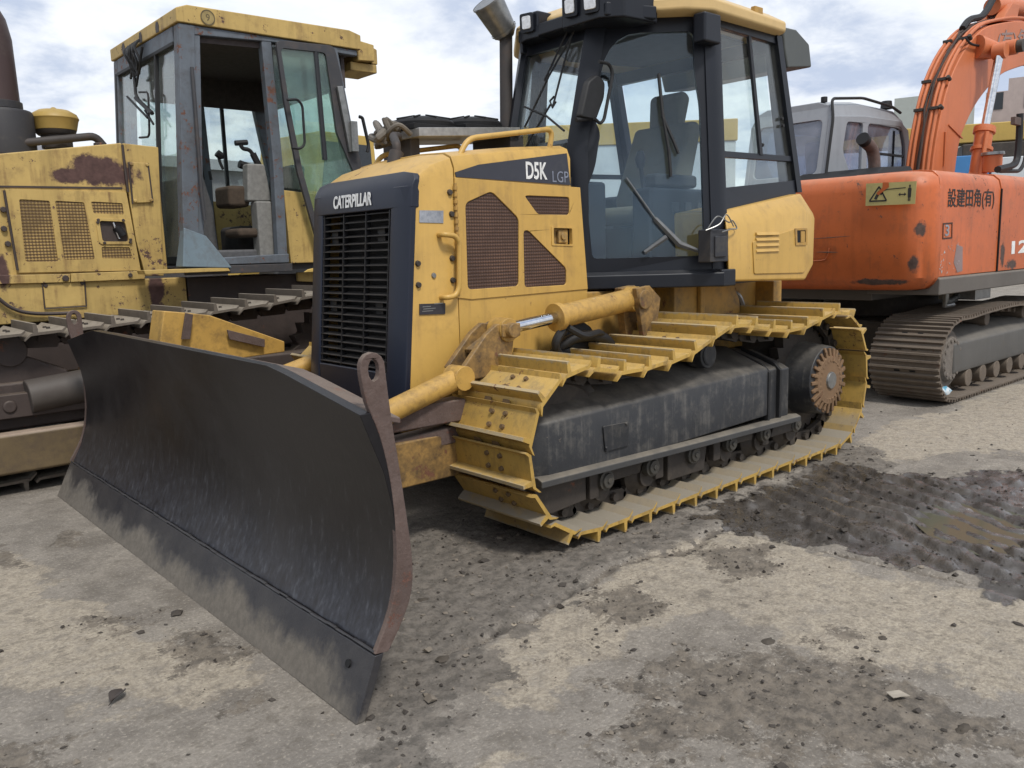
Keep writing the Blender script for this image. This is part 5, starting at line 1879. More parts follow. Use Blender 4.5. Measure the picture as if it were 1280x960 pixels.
b.box(*sorted((V(0.230, -2.400, 2.281)[0], V(0.172, -2.400, 2.285)[0])), -2.40, -2.36, V(0.228, -2.400, 2.098)[2], V(0.213, -2.400, 2.331)[2])
b.build('door_latch', M['galv'], door, bevel=.004)
b = MB()
b.tube(bend([V(0.762, -2.360, 2.438), V(0.677, -2.360, 2.451), V(0.641, -2.360, 2.409), V(0.642, -2.360, 2.130), V(0.678, -2.360, 2.093), V(0.750, -2.360, 2.095)], .04), .010, 8)
b.tube(bend([V(0.279, -2.550, 2.794), V(0.393, -2.550, 2.756), V(0.424, -2.550, 2.622), V(0.379, -2.550, 2.579), V(0.309, -2.550, 2.574)], .04), .010, 8)
b.build('door_handle', M['rubber'], door, bevel=0)
b = MB()
b.tube([V(0.461, -2.440, 2.834), V(0.437, -2.440, 2.031)], .022, 8)
b.build('door_stile', M['interior'], door, bevel=0)
b = MB()
b.tube(bend([V(0.068, -2.500, 2.392), V(0.039, -2.500, 2.388), V(-0.007, -2.500, 2.172), V(0.011, -2.500, 2.120)], .03), .014, 8)
b.build('rear_grab_handle', M['rubber'], cab, bevel=0)
b = MB()
b.tube([V(1.407, -2.475, 2.614), V(1.407, -2.475, 2.422), V(1.414, -2.475, 1.767), V(1.408, -2.475, 1.572)], .014, 8)
b.build('door_seal', od, cab, bevel=0)
# grey gusset at the foot of the front post
b = MB()
b.loft([[Vector(p) for p in ((1.60, -2.455, 1.245), (1.24, -2.455, 1.225), (1.40, -2.49, 1.46), (1.555, -2.49, 1.52))], [Vector(p) for p in ((1.60, -2.60, 1.245), (1.24, -2.60, 1.225), (1.40, -2.56, 1.46), (1.555, -2.56, 1.52))]])
b.build('post_gusset', paint('weathered_blue_paint', (.16, .215, .25), .65, vary=.3, dirt=.5, dirtcol=(.09, .07, .06), streak=.2, rust=.2), cab, bevel=.008)
b = MB()
b.ext([V(1.864, -2.460, 1.232), V(1.272, -2.460, 1.233), V(1.256, -2.460, 1.204), V(1.856, -2.460, 1.204)], (0, -.16, 0))
b.build('step_edge', oy, OD, bevel=.004)
# wipers on the front glass
b = MB()
wx = lambda y, z: Vector((fx(z) + .04, y, z))
b.tube([wx(-3.35, 2.86), wx(-3.30, 2.55), wx(-3.22, 2.48)], .012, 6)
b.tube([wx(-3.12, 2.86), wx(-3.28, 2.60)], .010, 6)
b.tube([wx(-3.50, 2.56), wx(-3.05, 2.34)], .009, 6)
b.tube([wx(-3.30, 2.52), wx(-2.95, 2.36)], .016, 6)
b.tube(bend([wx(-3.22, 2.55), wx(-3.02, 2.52), wx(-3.02, 2.20), wx(-3.24, 2.22)], .05), .008, 6)
b.tube([wx(-3.10, 2.40), wx(-2.93, 2.28)], .009, 6)
for k in range(9):
    y = -3.18 - .03 * k
    b.tube(spline([wx(y, 2.92), wx(y + random.uniform(-.08, .08), 2.86) + Vector((.04, 0, 0)), wx(y + random.uniform(-.1, .1), 2.76) + Vector((.02, 0, 0)), wx(y + random.uniform(-.05, .1), 2.68)], 4), .010, 5)
b.build('wiper', M['rubber'], cab, bevel=0)
# seat, console, levers inside
b = MB()
b.box(.55, .95, -3.35, -2.95, 1.25, 1.55)
b.xz([(.62, 1.5), (.40, 1.5), (.32, 2.05), (.45, 2.05)], -3.35, -2.95)
b.build('seat', plain('torn_dark_seat', (.045, .04, .038), .9), cab, bevel=.04, seg=3)
b = MB()
b.xz([(1.05, 1.25), (1.36, 1.25), (1.34, 1.92), (1.14, 1.95), (1.08, 1.7)], -3.55, -3.10)
b.box(.86, 1.36, -2.95, -2.66, 1.25, 1.36)
b.build('console', plain('grey_console', (.10, .10, .105), .7), cab, bevel=.02)
b = MB()
b.box(.82, .95, -2.72, -2.60, 1.26, 1.72)
b.xz([(.80, 1.72), (1.0, 1.72), (.98, 2.0), (.84, 2.0)], -2.74, -2.64)
b.build('armrest_panel', plain('dirty_beige_panel', (.22, .215, .20), .75, bump=.2), cab, bevel=.015)
foam = plain('torn_foam', (.07, .05, .035), .95, bump=.5)
for q in ((.92, 1.10, -2.90, -2.62, 1.45, 1.52), (.95, 1.12, -2.98, -2.70, 1.68, 1.84)):
    b = MB()
    b.box(*q)
    b.build('torn_cushion', foam, cab, bevel=.03)
b = MB()
b.tube(bend([V(1.019, -3.000, 1.985), V(1.040, -3.000, 2.038), V(1.049, -3.000, 2.080)], .03), .012, 8)
b.tube([V(1.059, -3.000, 2.110), V(1.030, -3.000, 2.087), V(1.025, -3.000, 2.063)], [.03, .034, .02], 8)
b.tube(bend([V(0.837, -2.700, 1.947), V(0.893, -2.700, 2.058), V(0.927, -2.700, 2.110), V(0.984, -2.700, 2.112), V(0.999, -2.700, 2.153)], .03), .016, 8)
b.tube([V(1.037, -2.700, 2.150), V(0.942, -2.700, 2.162)], .020, 8)
b.tube([V(0.820, -2.700, 1.906), V(0.904, -2.700, 2.081)], .026, 8)
b.tube([V(0.929, -2.900, 2.022), V(0.781, -2.900, 1.979)], .032, 8)
for k in range(5):
    b.tube([(1.28 - .06 * k, -3.2, 1.92), (1.29 - .06 * k, -3.2, 1.99)], .012, 6)
b.build('control_lever', M['rubber'], cab, bevel=0)

# tracks and running gear
OPATH = [(.55, .06), (1.3, .055), (2.1, .055), (2.9, .055), (3.45, .06), (3.70, .12), (3.86, .28), (3.90, .48), (3.84, .68), (3.70, .82), (3.50, .90), (3.25, .905), (3.0, .90), (2.6, .905), (2.25, .918), (1.95, .935),
         (1.6, .955), (1.2, .985), (.85, 1.02), (.60, 1.01), (.38, .92), (.23, .75), (.17, .54), (.21, .32), (.33, .14)]
OSH = shoe_shape(.21, .58, .055, .014).mesh('shoe', [oshoe, M['steel']])
for yc in (-2.16, 2 * LY + 2.16):
    make_track(OD, OPATH, yc, .58, .21, OSH, obrown, link_h=.11)
for sd in (1, -1):
    f = (lambda p: Vector(p)) if sd > 0 else mo
    Yb = lambda a, c: sorted((f((0, a, 0)).y, f((0, c, 0)).y))
    b = MB()
    b.box(.75, 3.40, *Yb(-2.36, -2.00), .34, .62)
    b.xz([(2.50, .56), (2.50, .66), (2.75, .78), (2.95, .82), (3.2, .78), (3.3, .56)], *Yb(-2.30, -2.02))
    fr = b.build('track_frame', obrown, OD, bevel=.02)
    b = MB()
    for a, c, r in ((f((2.75, -1.96, .53)), f((2.43, -1.96, .56)), .10),):
        b.tube([a, c], [r, r], 20)
    b.build('recoil_housing', paint('greyish_housing', (.095, .082, .072), .6, vary=.4, dirt=.5, dirtcol=(.06, .045, .04), rust=.2, streak=.1), fr, bevel=.01)
    b = MB()
    b.tube([f((2.44, -1.97, .56)), f((2.30, -1.97, .57))], [.125, .12], 20)
    b.build('tan_collar', M['rust_tan'], fr, bevel=.008)
    b = MB()
    b.box(2.05, 3.6, *Yb(-2.02, -1.93), .42, .56)
    b.dots([f((2.85, -1.93, .49)), f((2.60, -1.93, .50))], .04, .012, (0, sd, 0), 12)
    b.build('frame_plate', obrown, fr, bevel=.01)
    for i in range(7):
        b = MB()
        b.cyl(f((.85 + .40 * i, -2.30, .19)), f((.85 + .40 * i, -2.02, .19)), .115, None, 18)
        b.build('roller', obrown, fr, bevel=.006)
    for x, z in ((1.65, .84), (2.8, .80)):
        b = MB()
        b.cyl(f((x, -2.3, z)), f((x, -2.0, z)), .09, None, 18)
        b.build('carrier_roller', obrown, OD, bevel=.006)
    MB().lathe([(.05, 0), (.40, 0), (.40, .12), (.05, .12)], f((3.40, -2.22 if sd > 0 else -2.10, .48)), 'y', 30).build('idler', obrown, OD, bevel=.01)
    teeth = []
    for k in range(46):
        r = .40 if k % 2 else .34
        a = k * 2 * PI / 46
        teeth.append(f((.60 + r * math.cos(a), -2.20, .56 + r * math.sin(a))))
    b = MB()
    b.ext(teeth, (0, .09 * sd, 0))
    b.cyl(f((.60, -2.4, .56)), f((.60, -1.98, .56)), .26, .22, 24)
    b.build('sprocket', obrown, OD, bevel=.006)
    b = MB()
    b.box(2.2, 4.2, *Yb(-1.88, -1.76), .13, .36)
    b.box(1.9, 2.2, *Yb(-1.90, -1.78), .16, .33)
    b.build('push_arm', opush, OD, bevel=.02)
    b = MB()
    b.box(.75, 3.3, *Yb(-1.99, -1.93), .10, .33)
    b.build('roller_guard', obrown, fr, bevel=.01)


# ----------------------------------------------------------------- orange excavator
EX = thing('excavator', 'orange excavator with a grey cab and raised boom parked behind the middle bulldozer', 'excavator', (-4.3, -.2, 0))
EO = (.53, .125, .033)
eo = paint('faded_orange_paint', EO, .48, vary=.28, dirt=.4, dirtcol=(.15, .055, .03), streak=.35, rust=.0, rustcol=(.05, .032, .026), dust=.45, dustcol=(.58, .29, .18), bump=.1, chips=.75, runs=((.20, .07, .03), .5),
           patches=[((-2.68, .80, 1.36), (.05, .05, .06)), ((-2.62, .55, .97), (.10, .25, .025)), ((-2.66, .78, 1.10), (.05, .05, .07)), ((-4.2, .86, 1.15), (.06, .05, .10)), ((-4.45, .86, 1.05), (.10, .05, .05))])
eb = paint('boom_orange_paint', (.56, .165, .062), .5, vary=.2, dirt=.2, dirtcol=(.2, .09, .06), streak=.35, rust=.02, dust=.2, dustcol=(.56, .27, .18))
eg = paint('cab_grey_paint', (.29, .31, .335), .5, vary=.15, dirt=.2, streak=.25, dust=.3, dustcol=(.3, .3, .3))
egrey = paint('rail_grey', (.13, .115, .10), .65, vary=.3, dirt=.4, streak=.1, rust=.2, dust=.3)
etrack = paint('muddy_track_steel', (.155, .122, .092), .75, vary=.35, dirt=.5, dirtcol=(.055, .044, .036), rust=.35, streak=0, dust=.5, dustcol=(.19, .16, .13), bump=.4, scale=2)
eframe = paint('grey_roller_frame', (.105, .10, .092), .65, vary=.3, dirt=.4, streak=.3, rust=.1, dust=.5, dustcol=(.2, .18, .15))
EYc = -.25
yA = .86


# counterweight: rounded plan, rounded top and bottom
def plan(off, x0=-2.63, xe=-2.90):
    a = yA - off
    c = EYc * 2 - yA + off
    pts = [(xe, a), (-2.86, a)]
    r = .20
    for k in range(9):
        t = k / 8 * PI / 2
        pts.append((x0 - .02 - off - r + r * math.sin(t), a - r + r * math.cos(t)))
    pts.append((x0 + .03 - off, EYc))
    for k in range(9):
        t = PI / 2 - k / 8 * PI / 2
        pts.append((x0 - .02 - off - r + r * math.sin(t), c + r - r * math.cos(t)))
    pts += [(-2.86, c), (xe, c)]
    return pts


b = MB()
rings = []
for z, off in ((.90, .14), (.915, .07), (.95, .03), (1.0, .0), (1.3, -.005), (1.66, .0), (1.745, .02), (1.785, .06), (1.80, .13)):
    rings.append([Vector((x, y, z)) for x, y in plan(off)])
b.loft(rings, smooth=True)
cw = b.build('counterweight', eo, EX, bevel=0)
b = MB()
b.ext([(-2.635 + .012, y, z) for y, z in ((.10, 1.14), (.10, 1.40), (-.55, 1.40), (-.55, 1.14))], (.004, 0, 0)) if False else None
b.tube(spline([(-2.607, -.55, 1.135), (-2.607, .02, 1.14), (-2.608, .10, 1.17), (-2.609, .12, 1.24)], 6), .005, 6)
b.build('casting_seam', eo, cw, bevel=0)
for (pa, pb, w) in (((-2.598, .02, 1.21), (-2.60, .20, 1.205), .009), ((-2.597, -.05, 1.315), (-2.60, .30, 1.33), .007)):
    b = MB()
    b.tube([pa, lerp(pa, pb, .5), pb], [.002, w * .6, .002], 6)
    b.build('scrape', plain('scraped_steel', (.09, .06, .045), .8), cw, bevel=0)
b = MB()
q = Vector(V(-2.700, 0.863, 1.381))
b.lathe([(.001, -.006), (.055, -.002), (.05, .004), (.001, .006)], (-2.665, q.y - .01, q.z), 'x', 14)
# warning sticker on the rear face
S = [V(-2.601, 0.412, 1.722), V(-2.601, 0.791, 1.710), V(-2.601, 0.787, 1.547), V(-2.601, 0.413, 1.554)]
S = [Vector(p) for p in S]
b = MB()
b.ext(S, (.003, 0, 0))
stk = b.build('warning_sticker', paint('sticker_yellow', (.50, .42, .17), .6, vary=.2, dirt=.3, streak=.2, rust=.12), cw, bevel=0)
sq = quad(S[3], S[2], S[1], S[0])
ink = plain('sticker_ink', (.035, .03, .028), .7)
b = MB()


def ink_poly(pts):
    b.ext([sq(u, v) + Vector((.0032, 0, 0)) for u, v in pts], (.0012, 0, 0))


def ink_line(pts, w):
    for (a0, a1), (c0, c1) in zip(pts[:-1], pts[1:]):
        A, Cc = sq(a0, a1) + Vector((.0042, 0, 0)), sq(c0, c1) + Vector((.0042, 0, 0))
        b.beam(A, Cc, w, .0012, (1, 0, 0))


ink_line([(.08, .2), (.27, .84), (.43, .2), (.08, .2)], .011)
ink_line([(.20, .28), (.28, .62), (.34, .50)], .022)
ink_line([(.30, .60), (.44, .70), (.80, .74)], .006)
ink_line([(.68, .45), (.80, .45)], .008)
ink_poly([(.66, .45), (.70, .53), (.70, .37)])
ink_poly([(.82, .45), (.78, .53), (.78, .37)])
ink_poly([(.85, .30), (.845, .68), (.86, .74), (.90, .74), (.915, .68), (.91, .30)])
ink_poly([(.857, .15), (.857, .32), (.875, .32), (.875, .15)])
ink_poly([(.885, .15), (.885, .32), (.903, .32), (.903, .15)])
ink_poly([(.865, .76), (.865, .86), (.895, .86), (.895, .76)])
b.build('warning_pictogram', ink, stk, bevel=0)
b = MB()
b.ext([sq(u, v) + Vector((.0048, 0, 0)) for u, v in ((.34, 1.02), (.46, 1.0), (.47, .80), (.36, .62), (.26, .45), (.22, .55), (.34, .78))], (.001, 0, 0))
b.build('sticker_tear', eo, stk, bevel=0)

# side body with doors
b = MB()
cB = EYc * 2 - yA
sec = [(yA - .012, .97), (yA - .012, 1.68), (yA - .03, 1.75), (yA - .075, 1.79), (yA - .16, 1.80), (cB + .16, 1.80), (cB + .075, 1.79), (cB + .03, 1.75), (cB + .012, 1.68), (cB + .012, .97)]
b.yz(sec, -2.905, -3.55)
body = b.build('engine_house', eo, EX, bevel=0)
b = MB()
sec = [(yA - .005, 1.0), (yA - .005, 1.685), (yA - .025, 1.76), (yA - .07, 1.80), (yA - .16, 1.81), (.20, 1.81), (.20, 1.0)]
b.yz(sec, -2.86, -4.085)
pd = b.build('pump_door', eo, EX, bevel=.004)
b = MB()
sec2 = [(yA, 1.0), (yA, 1.69), (yA - .02, 1.77), (yA - .07, 1.815), (yA - .16, 1.825), (.20, 1.825), (.20, 1.0)]
b.yz(sec2, -4.095, -6.2)
b.build('tool_box', eo, EX, bevel=.004)
b = MB()
b.yz([(yA + .01, .86), (yA + .012, .985), (yA - .02, 1.0), (.3, 1.0), (.3, .86)], -2.90, -6.2)
b.box(-6.0, -3.0, cB + .05, .3, .80, 1.0)
b.build('deck_rail', egrey, EX, bevel=.01)
b = MB()
b.tube([(-4.09, yA + .002, 1.0), (-4.09, yA + .002, 1.69)], .008, 6)
b.build('door_seam', M['void'], EX, bevel=0)
a_ = Vector(V(-3.004, 0.857, 1.501))
c_ = Vector(V(-3.947, 0.857, 1.510))
lettering('owner_lettering', '設建田角(有)', a_, (-1, 0, .02), (0, 0, 1), .165, (c_ - a_).length, plain('faded_black_lettering', (.03, .025, .025), .7), pd, .008)
a_, c_ = Vector(V(-4.406, 0.861, 1.135)), Vector(V(-5.066, 0.861, 1.133))
lettering('size_lettering', '120', a_, (-1, 0, .02), (0, 0, 1), .115, (c_ - a_).length, M['white'], EX, .03)
b = MB()
K = [V(-2.935, 0.857, 1.405), V(-3.113, 0.857, 1.411), V(-3.122, 0.857, 1.289), V(-2.943, 0.857, 1.285)]
b.plate(K, [[lerp(p, sum((Vector(q) for q in K), Vector()) / 4, .16) for p in K]], (0, .002, 0))
lb_ = b.build('lock_frame', plain('lock_edge', (.07, .03, .02), .7), pd, bevel=0)
a_ = Vector(V(-2.983, 0.857, 1.308))
lettering('lock_mark', '3', a_, (-1, 0, 0), (0, 0, 1), .085, .075, M['decal'], pd, .01)
# scratched chips on the lower rear of the door
b = MB()
rng = random.Random(3)
for k in range(26):
    x = -2.90 - rng.random() ** 1.6 * .42
    z = 1.03 + rng.random() ** 1.5 * .22
    b.ext([(x + rng.uniform(-.02, .02), .8552, z + rng.uniform(-.015, .015)) for _ in range(3)], (0, .002, 0))
b.build('paint_chip', plain('bare_chip', (.42, .38, .36), .7), pd, bevel=0)
b = MB()
b.ext([(-3.36, .8553, 1.03), (-3.34, .8553, 1.22), (-3.22, .8553, 1.24), (-3.18, .8553, 1.10), (-3.26, .8553, 1.02)], (0, .0015, 0))
b.build('worn_patch', paint('grey_worn_patch', (.26, .19, .18), .7, vary=.3, streak=0), pd, bevel=0)
# engine cover, exhaust, swing frame
b = MB()
b.ext([(-3.35, -.55, 1.80), (-3.9, -.5, 1.97), (-4.05, .1, 1.99), (-4.1, .25, 1.80), (-3.4, .25, 1.80)], (0, -.001, 0)) if False else None
b.loft([[Vector(p) for p in ((-3.25, -.75, 1.795), (-3.25, .12, 1.795), (-4.3, .12, 1.795), (-4.3, -.75, 1.795))], [Vector(p) for p in ((-3.7, -.75, 1.93), (-3.7, .02, 1.93), (-4.25, .02, 1.96), (-4.25, -.75, 1.96))]])
b.build('engine_cover', M['void'], EX, bevel=.01)
b = MB()
b.tube(bend([V(-3.797, -0.100, 1.892), V(-3.787, -0.100, 2.004), V(-3.733, -0.100, 2.106), V(-3.578, -0.100, 2.158)], .10), .052, 14)
ep = b.build('exhaust_pipe', M['rust'], EX, bevel=0)
b = MB()
b.tube([Vector(V(-3.601, -0.100, 2.153)), Vector(V(-3.547, -0.100, 2.177))], [.056, .058], 14)
b.build('sooty_outlet', M['void'], ep, bevel=0)
MB().cyl((-4.3, -.2, .60), (-4.3, -.2, .82), .55, None, 32).build('swing_ring', M['steel'], EX, bevel=.01)
b = MB()
b.tube([(-3.45, .70, .87), (-3.45, .70, .74), (-3.62, .70, .74)], .02, 8)
b.tube(bend([(-3.7, .6, .86), (-3.72, .6, .74), (-3.95, .6, .78), (-4.0, .6, .87)], .05), .03, 8)
b.box(-4.3, -3.95, .45, .75, .76, .86)
b.build('drain_pipe', M['galv'], EX, bevel=0)

# cab
ex0, ex1 = -3.72, -5.42
ey0, ey1 = -.50, -1.36
xr = lambda z: -3.66 - (z - 1.88) * .20
b = MB()
rw = rnd([(xr(z) , y, z) for y, z in ((-.60, 1.92), (-.60, 2.42), (-1.27, 2.42), (-1.27, 1.92))], .06)
zt_ = 2.58
corner = [(y, z) for y, z in ((ey0, 1.0), (ey0, 2.44), (ey0 - .05, 2.545), (ey0 - .16, 2.585), (ey1 + .16, 2.585), (ey1 + .05, 2.545), (ey1, 2.44), (ey1, 1.0))]
b.plate([(xr(z), y, z) for y, z in corner], [rw], (-.04, 0, 0))
sw = [rnd([(x, ey0, z) for x, z in q], .05) for q in ([(-3.98, 2.14), (-4.05, 2.41), (-4.37, 2.42), (-4.36, 1.70), (-4.25, 1.78)],
                                                     [(-4.46, 1.55), (-4.47, 2.42), (-5.20, 2.44), (-5.30, 2.25), (-5.33, 1.55)])]
so = [(xr(1.0) - .0, 1.0), (xr(2.40), 2.44), (-4.4, 2.49), (-5.15, 2.50), (-5.36, 2.42), (-5.46, 2.1), (-5.46, 1.0)]
for yy, vv in ((ey0, -.04), (ey1, .04)):
    b.plate([(x, yy, z) for x, z in so], [[Vector((p.x, yy, p.z)) for p in q] for q in sw], (0, vv, 0))
rings = []
for x, dz in ((xr(2.5) - .005, 0), (-4.4, .055), (-5.10, .05), (-5.32, -.03)):
    s = [(ey0, 2.40 + dz * .5), (ey0 - .05, 2.545 + dz), (ey0 - .16, 2.585 + dz), (ey1 + .16, 2.585 + dz), (ey1 + .05, 2.545 + dz), (ey1, 2.40 + dz * .5)]
    rings.append([Vector((x, y, z)) for y, z in s])
b.loft(rings)
ecab = b.build('cab', eg, EX, bevel=.02, seg=3)
b = MB()
b.ext([p + Vector((-.02, 0, 0)) for p in rw], (-.005, 0, 0))
for q in sw:
    b.ext([p + Vector((0, -.02, 0)) for p in q], (0, -.005, 0))
    b.ext([Vector((p.x, ey1 + .02, p.z)) for p in q], (0, .005, 0))
b.build('cab_window', glass('grey_film_glass', (.55, .60, .68), .22, .10, (.40, .42, .50)), ecab, bevel=0)
b = MB()
pts = [(xr(1.5) + .012, ey0 + .012, 1.5), (xr(2.42) + .012, ey0 + .012, 2.42), (xr(2.56), ey0 - .03, 2.60), (-4.4, ey0 - .03, 2.66), (-5.0, ey0 - .02, 2.63), (-5.2, ey0 - .02, 2.585)]
b.tube(bend(pts, .06), .014, 8)
b.build('door_gasket', M['rubber'], ecab, bevel=0)
b = MB()
b.box(-5.33, -4.47, ey0 - .03, ey0 - .01, 2.14, 2.165)
b.box(-5.33, -4.47, ey0 - .03, ey0 - .01, 1.86, 1.88)
b.box(-5.10, -5.04, ey0 - .06, ey0 - .02, 1.55, 2.40)
b.build('window_bar', M['interior'], ecab, bevel=.003)
b = MB()
b.cyl((-5.05, ey0 - .10, 2.62), (-5.05, ey0 - .10, 2.70), .06, .05, 14)
b.cyl((xr(2.6) - .02, -.62, 2.58), (xr(2.6) - .02, -.62, 2.63), .03, None, 10)
b.build('roof_lamp', M['rubber'], ecab, bevel=.004)
b = MB()
b.box(-4.9, -4.4, -1.12, -.74, 1.2, 1.85)
b.xz([(-4.42, 1.8), (-4.55, 1.8), (-4.42, 2.30), (-4.32, 2.30)], -1.12, -.74)
b.build('seat', plain('covered_seat', (.22, .23, .29), .8), ecab, bevel=.05)
MB().box(-5.4, -3.75, -1.30, -.55, 1.0, 1.25).build('cab_floor', M['interior'], ecab, bevel=0)

# boom -----------------------------------------------------------------
back = [(-4.72, 1.45)] + [(p[0], p[2]) for p in [V(-4.800, 0.000, 2.042), V(-4.875, 0.000, 2.332), V(-4.966, 0.000, 2.579), V(-5.065, 0.000, 2.767), V(-5.222, 0.000, 2.964), V(-5.460, 0.000, 3.175), V(-5.843, 0.000, 3.397)]] + [(-6.35, 3.53), (-6.99, 3.64), (-7.9, 3.70), (-8.6, 3.66)]
belly = [(-5.25, 1.45), (-5.34, 2.01), (-5.41, 2.27), (-5.58, 2.48), (-5.77, 2.65), (-6.0, 2.80), (-6.27, 2.945), (-6.53, 3.05), (-7.07, 3.18), (-7.6, 3.28), (-8.6, 3.38)]
bk = spline([(x, 0, z) for x, z in back], 3)
bl = spline([(x, 0, z) for x, z in belly], 3)
NB = 34
def resamp(P, n):
    L = [0]
    for i in range(1, len(P)):
        L.append(L[-1] + (P[i] - P[i - 1]).length)
    out = []
    for k in range(n):
        s = L[-1] * k / (n - 1)
        i = 0
        while i < len(P) - 2 and L[i + 1] < s:
            i += 1
        out.append(P[i].lerp(P[i + 1], (s - L[i]) / max(L[i + 1] - L[i], 1e-9)))
    return out
bk, bl = resamp(bk, NB), resamp(bl, NB)
b = MB()
y0b, y1b = 0.0, -.25
b.loft([[Vector((p.x, y0b, p.z)), Vector((q.x, y0b, q.z)), Vector((q.x, y1b, q.z)), Vector((p.x, y1b, p.z))] for p, q in zip(bk, bl)])
boom = b.build('boom', eb, EX, bevel=.012)
b = MB()
c = V(-5.931, 0.140, 3.179)
b.cyl(Vector((c[0], y0b - .02, c[2])), Vector((c[0], .30, c[2])), .075, None, 20)
b.tube([Vector((c[0] + .25, .0, c[2] + .02)), Vector((c[0] + .05, .10, c[2]))], [.12, .078], 14)
b.build('boom_boss', eb, boom, bevel=.005)
b = MB()
b.cyl(Vector((c[0], .30, c[2])), Vector((c[0], .36, c[2])), .062, None, 16)
b.build('pin_cap', M['steel'], boom, bevel=.004)
b = MB()
b.beam(V(-5.101, 0.005, 2.393), V(-5.451, 0.005, 2.286), .012, .012)
b.tube([V(-5.025, 0.010, 1.991), V(-5.021, 0.010, 2.318)], .01, 6)
b.build('weld_seam', eb, boom, bevel=0)
# hydraulic lines on the back of the boom
for k, (y, r, m) in enumerate(((-.030, .017, eb), (-.072, .017, eb), (-.182, .017, eb), (-.225, .017, eb))):
    pts = []
    for i, (p, q) in enumerate(zip(bk, bl)):
        if i < 3 or i > 29:
            continue
        nv = (p - q).normalized()
        pts.append(p + nv * .045 + Vector((0, y, 0)))
    b = MB()
    b.tube(pts, r, 8)
    b.build('boom_pipe', m, boom, bevel=0)
b = MB()
for y, r in ((-.115, .011), (-.135, .012)):
    pts = []
    rg = random.Random(int(-y * 1000))
    for i, (p, q) in enumerate(zip(bk, bl)):
        if i > 29:
            continue
        nv = (p - q).normalized()
        pts.append(p + nv * (.04 + rg.uniform(-.01, .03)) + Vector((0, y + rg.uniform(-.015, .015), 0)))
    b.tube(pts, r, 7)
b.build('boom_hose', plain('dusty_hose', (.06, .04, .032), .7), boom, bevel=0)
for i in (7, 9, 13):
    b = MB()
    p, q = bk[i], bl[i]
    nv = (p - q).normalized()
    for y0, y1 in ((-.01, -.095), (-.16, -.245)):
        b.beam(p + nv * .06 + Vector((0, y0, 0)), p + nv * .06 + Vector((0, y1, 0)), .04, .03)
    b.cyl(p + nv * .03 + Vector((0, y0b + .01, 0)), p + nv * .09 + Vector((0, y0b + .01, 0)), .02, None, 8)
    b.build('pipe_clamp', M['steel'], boom, bevel=.004)
b = MB()
b.tube(spline([V(-5.681, -0.140, 3.402), V(-5.852, -0.140, 3.513), V(-6.142, -0.140, 3.589), V(-6.305, -0.140, 3.686), V(-6.484, -0.140, 3.844), V(-6.678, -0.140, 3.942)], 6), .035, 8)
b.tube(spline([V(-6.627, -0.300, 3.655), V(-6.786, -0.300, 3.830), V(-6.953, -0.300, 3.976)], 6), .035, 8)
b.tube(spline([V(-6.647, -0.220, 3.840), V(-6.928, -0.220, 3.869), V(-7.166, -0.220, 3.925), V(-7.480, -0.220, 4.028)], 6), .03, 8)
b.tube(spline([V(-5.331, 0.030, 3.235), V(-5.478, 0.030, 3.195), V(-5.766, 0.030, 3.210), V(-6.024, 0.030, 3.227), V(-6.113, 0.030, 3.223)], 6), .012, 6)
b.build('loose_hose', M['rubber'], boom, bevel=0)
b = MB()
q = [V(-6.415, -0.030, 3.566), V(-6.706, -0.030, 3.790), V(-6.924, -0.030, 3.809), V(-6.876, -0.030, 3.668), V(-7.155, -0.030, 3.659)]
b.ext(q, (0, -.10, 0))
b.ext([Vector(p) + Vector((0, -.2, 0)) for p in q], (0, -.08, 0))
b.build('cylinder_lug', eb, boom, bevel=.006)
b = MB()
b.tube([V(-6.544, -0.180, 3.765), V(-8.043, -0.180, 3.967)], .09, 16)
b.build('arm_cylinder', eb, EX, bevel=0)
pts = [V(-6.230, 0.002, 3.284), V(-6.591, 0.002, 3.355), V(-7.017, 0.002, 3.446)]
dim = plain('faded_grey_lettering', (.30, .21, .19), .7)
a_ = Vector(V(-6.267, 0.003, 3.183))
lettering('boom_lettering', '(有)角田建設', a_, (-1, 0, .16), (0, .0, 1), .26, 2.0, dim, boom, .01)
# boom cylinder
A, Gd, E = Vector(V(-5.761, 0.200, 3.130)), Vector(V(-5.481, 0.200, 2.365)), Vector(V(-5.352, 0.200, 1.855))
o = hyd('boom_cylinder', A, Gd, E, .082, eb, EX, .12)
b = MB()
d = (E - Gd).normalized()
for t in (.02, .20):
    b.tube([Gd + d * t, Gd + d * (t + .035)], [.102, .102], 18)
b.tube([Gd + Vector((.10, .06, -.05)), E + Vector((.10, .06, 0))], .022, 8)
b.build('cylinder_band', eb, o, bevel=.003)
b = MB()
q0, q1 = Vector(V(-5.311, 0.350, 1.918)), Vector(V(-5.306, 0.350, 2.078))
b.tube([q0, q1], [.085, .085], 18)
o2 = b.build('filler_neck', eb, EX, bevel=.004)
b = MB()
b.tube([q1, q1 + (q1 - q0).normalized() * .03], [.105, .10], 18)
b.build('filler_cap', M['galv'], o2, bevel=.004)
b = MB()
b.tube(bend([V(-4.727, 0.600, 1.896), V(-5.063, 0.600, 1.938), V(-5.202, 0.600, 1.981), V(-5.227, 0.600, 2.188), V(-5.204, 0.600, 2.427)], .12), .032, 8)
b.tube(bend([V(-4.788, 0.600, 1.884), V(-5.302, 0.600, 1.904), V(-5.434, 0.600, 2.014), V(-5.384, 0.600, 2.383)], .10), .018, 8)
ma = b.build('mirror_arm', M['rubber'], EX, bevel=0)
b = MB()
q = Vector(V(-5.152, 0.600, 2.365))
b.box(q.x - .04, q.x + .12, q.y - .02, q.y + .02, q.z - .05, q.z + .02)
b.build('mirror_clamp', M['rust'], ma, bevel=.004)

